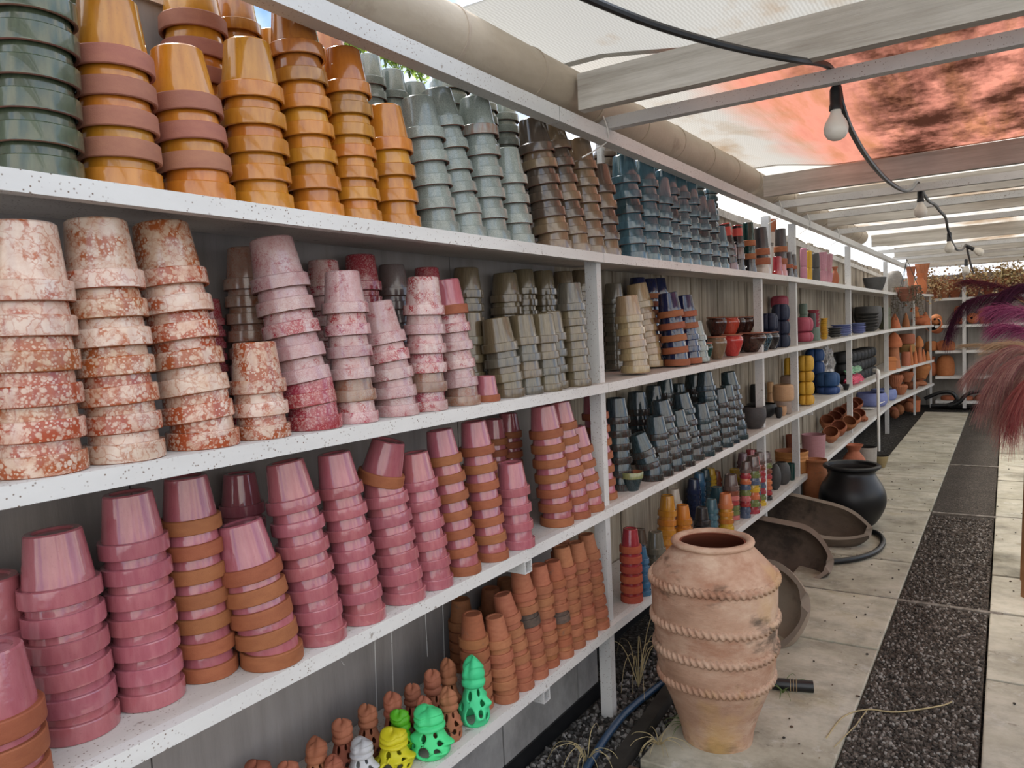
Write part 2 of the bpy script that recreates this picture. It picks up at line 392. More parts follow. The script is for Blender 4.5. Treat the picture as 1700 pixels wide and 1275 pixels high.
# ------------------------------------------------------------------ stacked flower pots (each stands upside down over the one below)
GEO = {'std': (0.92, 0.345, 0.24), 'ter': (1.05, 0.325, 0.30), 'mini': (0.95, 0.35, 0.27), 'marb': (0.90, 0.365, 0.24), 'tall': (1.75, 0.375, 0.42)}
_pm = {}
def pot_meshes(geo, code, seg):
    k = (geo, code, seg)
    if k in _pm: return _pm[k]
    h, rt, rh = GEO[geo]; nm, mb, mr, ml = T[code]; rb = 0.415 if geo == 'ter' else 0.43
    b = MB()
    prof = [(0, h-0.03), (rt*0.66, h-0.03), (rt*0.74, h-0.004), (rt-0.022, h), (rt, h-0.022)]
    for i in range(1, 5): prof.append((rt+(rb-rt)*i/4, h-0.022+(rh-h+0.022)*i/4))
    prof += [(rb, rh-0.04), (rb-.017, rh-0.05), (rt-0.018, h-0.045), (0, h-0.045)]
    b.lathe(prof[::-1], seg)
    body = b.mesh('body', [mb], True, 35)
    r = MB()
    r.lathe([(rb-.005, rh+0.004), (0.478, rh+0.002), (0.492, rh-0.012), (0.5, 0.035), (0.497, 0.012, 1), (0.482, 0.0, 1), (0.452, 0.004, 1), (0.445, 0.02), (rb-.007, rh-0.05), (rb-.005, rh+0.004)][::-1], seg)
    rim = r.mesh('rim', [mr or mb, ml or mr or mb], True, 35)
    _pm[k] = (body, rim, mr is not None); return _pm[k]
_pp = {}
def new_pot(name, geo, code, seg, loc, sc, rot, label, group):
    body, rim, dif = pot_meshes(geo, code, seg)
    k = (name, geo, code, seg)
    if k not in _pp:
        t = thing(name, label, 'flower pot', group=group)
        b = link('body', body, t); r = link('rim', rim, t)
        if dif: r['label'] = {'b': 'bare rosy clay rim', 'd': 'brown glazed rim', 'E': 'brown glazed rim'}.get(code, 'bare terracotta rim')
        _pp[k] = t
    else:
        s = _pp[k]; t = s.copy(); COL.objects.link(t)
        t['label'] = label; t['group'] = group
        for ch in (c for c in s.children):
            c = ch.copy(); c.parent = t; COL.objects.link(c)
    t.location = loc; t.scale = (sc,)*3; t.rotation_euler = rot
    return t

# shelf heights relative to the eye along the wall (they are not quite level)
ZS = {1: [(-1, .2925), (2.66, .290), (5.55, .3146), (14.5, .3146)], 2: [(-1, -.195), (2.66, -.212), (2.67, -.2), (5.5, -.195), (6.3, -.18), (14.5, -.176)],
      3: [(-1, -.7075), (2.66, -.700), (5.5, -.689), (6.35, -.688), (9.8, -.742), (14.5, -.745)], 4: [(-1, -1.172), (2.66, -1.168), (5.5, -1.2), (11.3, -1.165), (14.5, -1.12)]}
XF, XW = -1.30, -1.66            # front edge of the shelves, face of the wall
def xf(y): return XF if y < 11.3 else XF+0.108*(y-11.3)     # the last boards widen towards the corner
def zs(sh, y):
    p = ZS[sh]
    for (a, za), (b, zb) in zip(p, p[1:]):
        if y <= b: return H + za + (zb-za)*(y-a)/(b-a)
    return H + p[-1][1]
def y_at(px, X, sh):
    """Y on the line (X, z of the shelf) that shows in column px"""
    y = 3.0
    for _ in range(12):
        z = zs(sh, y); lo, hi = 0.15, 30.0
        for _ in range(40):
            m = (lo+hi)/2; d = Vector((X, m, z))-EYE
            if 850 + FPX*d.dot(RT)/d.dot(FW) < px: lo = m
            else: hi = m
        y = (lo+hi)/2
    return y
def seat(px, w, sh, py=None, row='f'):
    """centre and radius of a round thing w pixels wide standing on shelf sh"""
    R = 0.06; y = 3.0; ye = 3.0
    for _ in range(6 if px < 1440 else 16):
        ye = y if _ == 0 or px < 1440 else .5*(ye+y); XE = xf(min(ye, 14))
        if row == 'b': X = XW + R + 0.012
        elif row == 'm': X = (XF + XW)/2 - 0.01
        elif isinstance(row, float): X = XE - row - R
        else: X = XE - R - 0.010
        y = y_at(px, X, sh)
        if py is not None and row == 'f':
            yy = y
            for _k in range(4):
                P = on_z(px, py, zs(sh, yy)); yy = P.y
            d = Vector((P.x, P.y, 0)).normalized()
            cx = P.x + d.x*R
            X = min(XE-R-0.004, max(XW+R+0.01, cx)); y = y_at(px, X, sh)
        R = w/2*depth((X, y, zs(sh, y)))/FPX
    return Vector((X, y, zs(sh, y))), R
ORD = ['zeroth', 'first', 'second', 'third', 'fourth', 'fifth', 'sixth', 'seventh', 'eighth', 'ninth', 'tenth', 'eleventh', 'twelfth', 'thirteenth', 'fourteenth', 'fifteenth', 'sixteenth', 'seventeenth', 'eighteenth']
SHN = {1: 'top shelf', 2: 'second shelf', 3: 'third shelf', 4: 'lowest shelf'}
# sh kind geo | lines: row xbase width ybase xtop ytop codes(bottom to top) [bend]
# back rows: row 'b', xtop ytop width code: height decides how many
DATA = '''
1 dark_green std
f 66 136 - 46 -95 gggggg
b - 108 - 92 -55 g
1 ochre std
f 203 129 - 178 3 obbbb
f 331 118 - 293 86 obbb
b - 108 - 317 -40 o ooobob
f 435 106 - 408 73 ooooo
b - 78 - 400 -8 p
f 526 92 - 483 15 ooooopp
b - 70 - 441 50 o
f 594 82 - 569 85 ooooopo
b - 62 - 547 54 o
f 662 74 - 641 178 oooo
1 grey_green std
b - 56 - 613 95 c
b - 54 - 648 118 c
b - 52 - 688 140 c
f 730 68 - 696 164 ccccc
f 777 61 - 727 150 cccccc
b - 68 - 744 92 c
f 818 57 - 791 163 cccccd
b - 52 - 799 140 c
f 861 53 - 843 248 cccc
b - 50 - 835 158 c
1 brown std
f 919 62 - 882 199 KKkkkKk
f 957 50 - 915 199 KKkKkkK
f 986 46 - 964 232 KKKKKK
f 1010 42 - 996 274 KkkKk
b - 40 - 1004 226 k
1 teal std
b - 48 - 1029 172 t
f 1053 46 - 1036 259 tttutt
b - 34 - 1066 212 u
f 1081 40 - 1073 268 tttttt
b - 31 - 1089 256 t
f 1099 35 - 1099 295 ttttt
b - 30 - 1109 262 t
f 1119 33 - 1110 283 tttutt
b - 29 - 1127 273 t
f 1134 30 - 1128 290 tttttt
b - 28 - 1142 283 u
f 1150 30 - 1146 303 tttttt
b - 27 - 1156 290 u
f 1171 29 - 1163 326 ttutt
b - 28 - 1177 297 u
f 1185 26 - 1178 332 utuut
f 1200 23 - 1197 376 ttt
1 mixed tall
f 1214 24 - 1203 371 JFLh
f 1227 21 - 1224 374 LSh
f 1245 22 - 1242 370 Lff
f 1267 26 - 1262 378 Wll
f 1291 18 - 1282 409 A
f 1296 22 - 1296 380 Cll
f 1310 15 - 1308 408 Ll
f 1317 14 - 1315 411 Ll
2 marbled marb
f 71 143 - 36 371 mmmmnn
f 206 126 - 156 367 nmmmnmn
f 338 117 - 264 372 mmnmmnm
f 436 93 - 421 568 mnm
b - 78 - 388 412 Y Rrsry
b - 48 - 362 497 R
f 527 94 - 449 397 RRssrss
f 586 77 - 562 451 ryssrs
f 665 78 - 628 502 sssrs 1.3
f 703 70 - 695 460 ryrrsr
f 767 64 - 738 465 ysrsrB
b - 66 - 537 433 r
b - 66 - 598 424 R
b - 58 - 650 440 Y
b - 54 - 708 445 R
2 pink std
f 808 46 - 804 617 B
2 olive marb
f 847 62 - 827 528 vvVv
f 882 52 - 870 523 VvVv
f 912 47 - 902 521 vVvv
f 944 44 - 938 516 vVVv
f 970 43 - 957 471 vvvvvV
f 1001 31 - 999 561 vV
b - 56 - 773 445 v
b - 54 - 838 454 v
b - 46 - 868 448 v
b - 45 - 901 450 v
b - 42 - 934 451 v
b - 40 - 963 449 v
m 780 46 - 777 519 vvvv
2 tan marb
b - 38 - 1018 471 V
f 1055 49 - 1040 491 xxxxx
m 1079 45 - 1056 471 xxxxxx
2 navy std
f 1124 44 - 1108 486 NNNNN
b - 36 - 1058 461 M
b - 36 - 1077 463 N
f 1147 38 - 1135 490 NMMNN
b - 34 - 1093 462 M
2 celadon std
f 1163 30 - 1154 533 ccc
3 pink std
f 2 150 1345 -24 1076 BBB
f 6 124 1253 -6 955 qqqqq
f 132 124 1234 86 879 qqqqqq
f 246 109 1184 207 818 qqqqqqq
f 344 97 1137 305 791 BBBBBBB
f 450 102 1131 394 866 BBBBB
b - 74 - 398 785 q
f 533 87 1087 473 765 qqqqqqq
f 603 77 1053 553 751 qqqqqqq
f 676 78 1022 629 732 qqqqqqB 1.0 0.40
f 716 63 988 681 752 qqqqqq
f 769 58 965 728 713 BBBBBBB
f 816 55 938 785 699 BBBBBBB
b - 46 - 820 695 B
b - 44 - 842 686 B qqqBBBB
f 860 47 914 846 767 qqqq
f 925 57 877 901 673 BBBBBBB
f 965 48 860 936 665 BBBBBBB
f 999 43 845 974 703 BBBBB
f 1003 45 832 984 654 BBBBBBB
3 slate std
f 1030 30 815 1022 660 EEEEEE
b - 42 - 1057 650 E
f 1083 42 805 1054 718 EEE 1.2
f 1097 40 797 1086 691 EFEE
f 1118 36 786 1093 664 EFEEE
f 1135 31 778 1122 680 EEFE
f 1151 38 768 1129 652 FEEED
f 1169 28 762 1161 669 DEED
f 1183 30 754 1169 617 EEEEDDD
f 1201 24 748 1192 645 DEEEE
f 1214 23 743 1206 639 DEEEEE
f 1226 25 736 1208 617 DDEFEE
b - 34 - 1084 640 D
b - 34 - 1103 629 E
b - 32 - 1125 637 D
b - 34 - 1150 622 E
4 terracotta ter
f 799 50 1184 787 1017 zzzzZZ
f 841 37 1175 822 1025 zzzzz
f 877 42 1157 835 979 zzzzzz 1.5
f 888 40 1133 861 948 zzzzXzz
f 907 40 1114 891 939 Zzzzzzz
f 932 34 1095 915 931 zZZXzzZ
f 957 32 1080 936 907 zzzzzzz
f 977 29 1064 960 900 zzzzzzz
f 996 27 1049 972 885 zzzZzzz
f 1014 27 1034 994 878 zzzzzzz
b - 46 - 765 994 Z
b - 44 - 814 976 Z
b - 38 - 838 960 Z
4 red ter
f 1049 37 1009 1046 877 eeeeee
4 blue ter
f 1068 27 1003 1063 906 aaaaa
4 grey_brown ter
b - 30 - 1061 878 k
f 1089 32 973 1088 882 VVVV
4 ochre ter
m 1106 30 - 1108 822 ooooo
f 1136 30 915 1133 838 oooo
4 cream ter
b - 28 - 1118 811 W
4 black ter
f 1166 28 893 1165 848 LLL
4 petrol mini
f 1181 24 887 1181 828 UUUU
m 1191 24 - 1190 811 UUUUU
4 indigo mini
b - 25 - 1151 795 i
b - 22 - 1160 785 a
b - 20 - 1170 779 u
b - 18 - 1180 777 Q
b - 18 - 1189 782 O
4 yellow mini
f 1206 16 882 1204 819 QooI
4 mixed_colour mini
f 1215 27 873 1213 788 WCGGACOS
m 1228 22 - 1219 778 GAGHGQ
f 1237 18 861 1238 766 HHACGHIAS
m 1246 17 - 1246 758 CALJACGS
f 1249 17 853 1250 757 AGIQHGS
f 1257 16 842 1256 755 JOHGWAC
f 1266 15 836 1264 748 QGAHAAOS
f 1273 14 831 1272 750 LAIIAOGS
b - 20 - 1233 752 J
b - 20 - 1246 746 A
b - 18 - 1258 746 O
'''
GN = {1: 'on the top shelf', 2: 'on the second shelf', 3: 'on the third shelf', 4: 'on the lowest shelf'}
WORD = {'grey_green': 'grey-green', 'dark_green': 'dark green', 'grey_brown': 'grey-brown', 'mixed_colour': 'mixed-colour'}
STK = []
def read_stacks():
    sh = kind = geo = None; cnt = {}
    for ln in DATA.strip().splitlines():
        q = ln.split()
        if q[0].isdigit(): sh, kind, geo = int(q[0]), q[1], q[2]; continue
        row = q[0]; w = float(q[2]); xt, yt = float(q[4]), float(q[5]); codes = q[6]; bend = 1.0; pattern = None; tip = float(q[8]) if len(q) > 8 else 0
        if row == 'b' and len(q) > 7: pattern = q[7]
        elif len(q) > 7: bend = float(q[7])
        hr = GEO[geo][0]
        if row == 'b':
            R = 0.06
            for _ in range(5):
                X = XW + R + 0.012; top = on_x(xt, yt, X)
                R = w/2*depth((X, top.y, top.z))/FPX
            c = Vector((X, top.y, zs(sh, top.y))); lean = Vector((0, 0, 0)); ht = top.z - c.z
            hp = hr*2*R; st = 0.39*2*R
            n = max(1, round((ht-hp)/st)+1)
            codes = ((pattern or '') + codes*20)[:n] if not pattern else (pattern + pattern[-1]*20)[:n]
        else:
            xb = float(q[1]); yb = None if q[3] == '-' else float(q[3])
            c, R = seat(xb, w, sh, yb, row); n = len(codes)
            d = Vector((FW.x, FW.y, 0)).normalized(); r = ray(xt, yt)
            t = (c-EYE).dot(d)/r.dot(d); top = EYE + r*t
            ht = top.z - c.z; lean = Vector((top.x-c.x, top.y-c.y, 0))
            if geo != 'tall' and n > 1 and (ht-hr*2*R)/(n-1) > 0.49*2*R: R = ht/(hr+0.49*(n-1))/2     # partly hidden: its height tells its size
            if R != 0 and row == 'f' and yb is None: c.x = XF-R-0.010
            hp = hr*2*R
        STK.append(dict(sh=sh, kind=kind, geo=geo, row=row, c=c, R=R, ht=ht, hp=hp, n=n, codes=codes, lean=lean, bend=bend, px=xt, tip=tip))
read_stacks()
# neighbours may not stand inside each other
for it in range(80):
    for i, a in enumerate(STK):
        for b in STK[i+1:]:
            if a['sh'] != b['sh']: continue
            d = b['c']-a['c']; d.z = 0; need = a['R']+b['R']+0.0015
            if d.length < need and d.length > 1e-6:
                p = d.normalized()*(need-d.length)*0.5
                for o, s in ((a, -1), (b, 1)):
                    o['c'] += p*s; o['c'].x = min(XF-o['R']-0.003, max(XW+o['R']+0.006, o['c'].x))
                    o['c'].z = zs(o['sh'], o['c'].y)
    for a in STK:                                     # nor inside an upright
        for px_, py_, pr_, shs in ((XF-.055, 2.665, .032, (2, 3, 4)), (XF-.055, 5.0, .032, (2, 3, 4)), (-1.497, 3.06, .014, (1,))):
            if a['sh'] in shs:
                d = Vector((a['c'].x-px_, a['c'].y-py_, 0)); need = a['R']+pr_
                if d.length < need:
                    left = a['px'] < (1012 if py_ < 3 else 1277); a['c'].y = py_ + (-1 if left else 1)*math.sqrt(max(1e-6, need**2-d.x**2)); a['c'].z = zs(a['sh'], a['c'].y)
NSTACK = {}
for s in STK:
    key = (s['sh'], s['kind'], s['row'] == 'b'); s['key'] = key; NSTACK.setdefault(key, []).append(s)
for key, lst in NSTACK.items():
    lst.sort(key=lambda s: s['px'])
    for i, s in enumerate(lst): s['i'] = i+1; s['of'] = len(lst)
def build_stacks():
    for s in STK:
        D = 2*s['R']; n = s['n']; kind = WORD.get(s['kind'], s['kind']); rear = s['row'] == 'b'
        st = (s['ht']-s['hp'])/(n-1) if n > 1 else 0
        lo, hi = (GEO[s['geo']][2]+0.035)*D, (0.62 if s['geo'] != 'tall' else 1.0)*D
        st = min(hi, max(lo, st))
        seg = 56 if D*FPX/depth(s['c']) > 60 else (36 if D*FPX/depth(s['c']) > 28 else 24)
        group = 'stacked %s pots %s' % (kind, GN[s['sh']])
        name = {'celadon': 'grey_green', 'blue': 'blue_glazed'}.get(s['kind'], s['kind']) + '_pot'
        L = s['lean']; b = s['bend']; zt = max(0.05, s['ht'])
        mx = 0.3 if s['kind'] == 'slate' and s['bend'] > 1 else 0.17
        if L.length > mx*zt: L = L*(mx*zt/L.length)
        for i, code in enumerate(s['codes']):
            z = i*st; t = z/zt
            off = L*(t**b); slope = L*(b*max(t, 1e-3)**(b-1))/zt
            j = 0.004*D if i else 0
            loc = s['c'] + off + Vector((random.uniform(-j, j), random.uniform(-j, j), z))
            if b == 1.0 and i == 0: tilt = Vector((0, 0, 0))
            else: tilt = slope
            # tilting pivots on the lower edge: lift a touch so the rim does not sink into the board
            ax = Matrix.Identity(3); kf = 0.0 if i == 0 else (0.7 if i == 1 else 0.95); zax = Vector((tilt.x*kf, tilt.y*kf, 1)).normalized()
            if i: zax = (zax + Vector((random.uniform(-.011, .011), random.uniform(-.011, .011), 0))).normalized()
            q = Vector((0, 0, 1)).rotation_difference(zax) @ Euler((0, 0, random.uniform(0, 6.28))).to_quaternion()
            if i == 0: q = Euler((0, 0, random.uniform(0, 6.28))).to_quaternion()
            if s['tip'] and i == n-1:                   # the top pot sits crooked
                from mathutils import Quaternion
                q = Quaternion(FW, s['tip']) @ q; loc = loc + Vector((0, 0, .055*D)) - RT*.05*D
            if n == 1: pos = 'standing alone'
            else: pos = 'bottom' if i == 0 else ('topmost' if i == n-1 else ORD[i+1] + ' up')
            look = T[code][0]
            fam = kind.split()[0]
            who = ('rear ' if rear else '') + kind + ' stack'
            if s['of'] == 1: stk = 'the ' + who
            else: stk = (ORD[s['i']] + ' ' + who + ' from left') if s['i'] < len(ORD) else who
            label = '%s pot, %s in %s, %s' % (look, pos, stk, SHN[s['sh']])
            if n == 1: label = '%s pot, single in %s, %s' % (look, stk, SHN[s['sh']])
            new_pot(name, s['geo'], code, seg, loc, D, q.to_euler(), label, group)
# ------------------------------------------------------------------ the setting
YN, YF = -0.7, 14.05            # the shelving runs from behind the camera to the far corner
def shelf_board(sh, y0, y1, name):
    """one run of shelf: a thin board, a front lip of angle steel and a frame tube under it"""
    za, zb = zs(sh, y0), zs(sh, y1); e = 0.002
    b = MB()
    def slab(xa, xb, t0, t1, mi):
        vs = [(x if x < XF-0.1 else x+xf(y)-XF, y, z+t) for x in (xa, xb) for y, z in ((y0+e, za), (y1-e, zb)) for t in (t0, t1)]
        b.add(vs, [(0,1,3,2),(4,6,7,5),(0,4,5,1),(2,3,7,6),(0,2,6,4),(1,5,7,3)], mi)
    slab(XW+0.004, XF-0.0305, -0.012, 0.0, 1)
    slab(XF-0.0302, XF, -0.036, 0.0, 0)
    return struct(b.build(name, [M_white, M_board], smooth=False))
k = 1
for sh in (1, 2, 3, 4):
    for y0, y1 in ((YN, 2.655), (2.655, 5.55), (5.55, 11.35), (11.35, YF)):
        shelf_board(sh, y0, y1, 'trim_%d' % k); k += 1
# cross bearers under the third and lowest shelves: hollow square tube ends that show at the front
def bearer(y, sh, s=0.042):
    z = zs(sh, y)-0.036; b = MB()
    for x0, x1 in ((XF-0.20, XF+0.001),):
        for (ya, yb, za, zb) in ((y-s/2, y+s/2, z-.004, z), (y-s/2, y+s/2, z-s, z-s+.004), (y-s/2, y-s/2+.004, z-s+.004, z-.004), (y+s/2-.004, y+s/2, z-s+.004, z-.004)):
            b.box((x0, ya, za), (x1, yb, zb))
    global k
    o = struct(b.build('trim_%d' % k, [M_steel], smooth=False)); k += 1
bearer(2.02, 3); bearer(2.10, 4); bearer(6.3, 3, 0.035)

POSTS = (2.665, 5.0, 5.96, 8.33, 11.16)
def beam_struct(p, q, w, h, m):
    global k
    o = struct(MB().bar(p, q, w, h).build('trim_%d' % k, [m], smooth=False)); k += 1; return o
for y in POSTS:
    beam_struct((XF-0.055, y, -0.05), (XF-0.055, y, H+0.72 if y > 5.5 else zs(1, y)-.013), 0.05, 0.04, M_steel)
for x, y in ((-1.19, 12.95), (-1.05, 14.0)):
    beam_struct((x, y, 0), (x, y, zs(1, y)-.012), 0.03, 0.03, M_steel)
for x, y, w in ((-1.497, 3.06, 0.024), (-1.55, 5.98, 0.06)):            # set-back uprights behind the front row of pots
    beam_struct((x, y, zs(1, y)), (x, y, H+0.80), w, w, M_steel)
for y in (2.0, 4.4, 7.2):                  # short uprights at the wall
    beam_struct((XW+0.03, y, H+0.30), (XW+0.03, y, H+0.80), 0.03, 0.03, M_steel)

# left wall: smooth grey-washed panels near, weathered planks beyond
def wall_panels():
    b = MB(); r = random.Random(3)
    for y, y1 in ((YN, 0.93), (0.93, 2.15), (2.15, 2.9)):
        b.box((XW-0.02, y+0.002, 0.345), (XW, y1-0.002, H+0.80), 0)
    y = 2.9
    while y < YF+0.6:
        w = r.uniform(0.13, 0.2); t = r.uniform(0, 0.012); top = H+0.80-0.02*(y-3)*0.45+r.uniform(-.015, .015)
        b.box((XW-0.03-t, y+0.0025, 0.0), (XW-t, y+w-0.0025, top), 1); y += w
    b.box((XW-0.05, YN, -0.12), (XW-0.035, YF+0.6, H+0.5), 3)
    b.box((XW-0.031, YN, -0.1), (XW-0.0, YF, 0.018), 3)
    return struct(b.build('wall_left', [M_panel, M_plank, M_base, M_black], smooth=False))
wall_panels()
b = MB(); yj = on_x(836, 1240, -1.47).y            # skirting boards under the lowest shelf stand further forward
for y, y1 in ((YN, yj), (yj, 2.62), (2.62, 2.80)):
    b.box((-1.49, y+0.004, 0.0), (-1.47, y1-0.004, 0.315), 0)
b.box((-1.51, YN, -0.06), (-1.495, 2.80, 0.3), 1); b.box((-1.51, YN, -0.09), (-1.462, 2.80, 0.022), 1)
struct(b.build('baseboard_left', [M_base, M_black], smooth=False))
M_rust = bare('rusty_painted_angle', 'c9c1b6', 'b9ab9b', 0, 0.7, ('6b3f2a', 0.52), 9)
struct(MB().box((XW-0.06, 0.9, H+0.80), (XW+0.01, 2.95, H+0.83)).build('trim_%d' % k, [M_rust], smooth=False)); k += 1
b = MB(); b.bar((XW-0.02, 3.0, H+0.80), (XW-0.02, 14.2, H+0.60), 0.06, 0.05)
struct(b.build('trim_%d' % k, [M_timber], smooth=False)); k += 1
# paint runs on the panel under the third shelf
b = MB()
for px, y0, y1 in ((622, 1065, 1185), (650, 1048, 1180), (706, 1018, 1090), (735, 1003, 1130), (567, 1098, 1104)):
    p = on_x(px, y0, XW+0.0012); q = on_x(px+4, y1, XW+0.0012)
    b.tube([p, p.lerp(q, .5), q], [0.0016, 0.0013, 0.002], 6)
struct(b.build('trim_%d' % k, [M_white])); k += 1

# ground: gravel bed under everything, slabs, gravel strip
def gravel_mat(key, cs, sc=120):
    a = Mat(key); v = a.N('ShaderNodeTexVoronoi'); v.inputs['Scale'].default_value = sc; a.L(a.vec((1, 1, 1), False), v.inputs['Vector'])
    bw = a.N('ShaderNodeRGBToBW'); a.L(v.outputs['Color'], bw.inputs[0])
    c = a.ramp(bw.outputs[0], cs); c = a.mix(a.ramp(a.noise(2.5, 5, 0.6, (1, 1, 1), False), [(0.4, 0.0), (0.7, 0.5)]), c, '3b342d')
    a.bump(v.outputs['Distance'], 0.8, 0.008); return a.fin(c, 0.9, 0, 0.2)
M_grav = gravel_mat('dark_gravel', [(0.0, '2c2722'), (0.5, '48413a'), (0.85, '5e564d'), (1.0, '857c70')])
M_grav2 = gravel_mat('grey_ballast', [(0.0, '1c1a18'), (0.5, '2f2d2a'), (0.8, '504d49'), (1.0, '7a766f')], 70)
b = MB(); b.box((-9, -4, -0.35), (12, 24, -0.045)); struct(b.build('floor', [M_grav2], smooth=False))
b = MB(); b.box((-0.495, YN, -0.06), (-0.085, 13.4, -0.012)); struct(b.build('floor_gravel_strip', [M_grav], smooth=False))
def stone_slab_mat():
    a = Mat('stone_slab')
    c = a.ramp(a.noise(2.3, 8, 0.65), [(0.25, '746e5b'), (0.42, 'a39c89'), (0.58, 'bbb4a2'), (0.78, '988b69')])
    c = a.mix(a.ramp(a.noise(9, 6, 0.7), [(0.58, 0.0), (0.68, 0.6)]), c, 'c9c4b9')
    c = a.mix(a.ramp(a.noise(14, 5, 0.7), [(0.62, 0.0), (0.70, 0.6)]), c, '6f6756')
    st = a.ramp(a.noise(4.0, 8, 0.72, (1, 1.25, 1)), [(0.34, 0.66), (0.52, 1.0), (0.72, 1.14)]); c = a.mix(1.0, c, st, 'MULTIPLY')
    a.bump(a.noise(18, 7, 0.7), 0.12, 0.012)
    return a.fin(a.vary(c, 0.07, 0.004), 0.72, 0.0, 0.35)
M_slab = stone_slab_mat()
def slab(x0, x1, y0, y1, n):
    b = MB(); g = 0.009; r = random.Random(n); N = 5
    vs = []; fs = []
    dz = [r.uniform(-.004, .004) for _ in range(4)]
    x0, x1, y0, y1 = x0+g, x1-g, y0+g, y1-g
    top = [(x0, y0, dz[0]), (x1, y0, dz[1]), (x1, y1, dz[2]), (x0, y1, dz[3])]
    bt = [(x, y, -0.045) for x, y, z in top]
    b.add(top+bt, [(0,1,2,3),(7,6,5,4),(0,4,5,1),(1,5,6,2),(2,6,7,3),(3,7,4,0)])
    o = b.build('floor_slab', [M_slab], smooth=False)
    bv = o.modifiers.new('edge', 'BEVEL'); bv.width = 0.005; bv.segments = 2
    return struct(o)
n = 0
JY = [2.36, 3.72, 4.45, 5.17, 5.87, 6.58, 7.3, 8.02, 8.75, 9.5, 10.25, 11.0, 11.8, 12.6, 13.4]
for a_, b_ in zip(JY, JY[1:]): slab(-1.10, -0.49, a_, b_, n); n += 1
JR = [0.2, 1.05, 1.8, 2.52, 3.62, 4.46, 5.1, 6.1, 6.6, 7.25, 8.05, 8.8, 9.6, 10.4, 11.3, 12.2, 13.4]
for a_, b_ in zip(JR, JR[1:]): slab(-0.085, 0.62, a_, b_, n); n += 1
M_batten = weathered('old_batten', '8d857a', '6f675d', '544c44', (20, 2, 20))
for y in (4.455, 6.59, 8.76):
    o = struct(MB().box((-1.10 if y < 5 else -0.49, y-0.016, -0.03), (0.62 if y > 5 else -0.02, y+0.016, -0.002)).build('trim_%d' % k, [M_batten], smooth=False)); k += 1

# rail, rafters and tubes of the roof frame
ZR = H+0.76
struct(MB().bar((XF, 0.3, ZR-0.026), (XF, 2.30, ZR-0.024), 0.05, 0.05).build('trim_%d' % k, [M_steel], smooth=False)); k += 1
struct(MB().bar((XF, 2.305, ZR-0.024), (XF, YF, ZR-0.03), 0.05, 0.05).build('trim_%d' % k, [M_steel], smooth=False)); k += 1
XR = XF+0.048
for yw, yt_ in ((-0.1, 0.2), (2.42, 2.70), (4.82, 5.36), (5.71, 6.22), (6.8, 7.45), (9.2, 10.3), (11.2, 11.7), (12.6, 13.0), (14.0, 14.3)):
    struct(MB().bar((XR, yw, ZR+0.065), (1.75, yw, ZR+0.065), 0.045, 0.125).build('trim_%d' % k, [M_timber], smooth=False)); k += 1
    struct(MB().bar((XF-0.03 if yt_ > 3 else XF-0.02, yt_, ZR+0.022), (1.75, yt_, ZR+0.022), 0.04, 0.044).build('trim_%d' % k, [M_steel], smooth=False)); k += 1
for y in (0.2, 2.7, 5.36, 7.45, 10.3, 13.0):     # outer posts of the shelter, right of the path
    beam_struct((1.72, y, -0.05), (1.72, y, ZR), 0.06, 0.06, M_steel)

# low plank wall, unseen, added to cut side fill light; open above
b = MB(); r = random.Random(12); y = -1.0
while y < 13.5:
    w = r.uniform(.14, .19); b.box((2.4, y+.003, 0), (2.42, y+w-.003, 0.62+r.uniform(-.01, .01))); y += w
struct(b.build('wall_right_added', [M_plank], smooth=False))
for y in (-0.6, 0.4, 1.4, 3.9, 6.4, 9.0):  # unseen posts added to break the glaze reflections into streaks
    beam_struct((2.39, y, -0.05), (2.39, y, ZR+.1), 0.07, 0.07, M_timber)
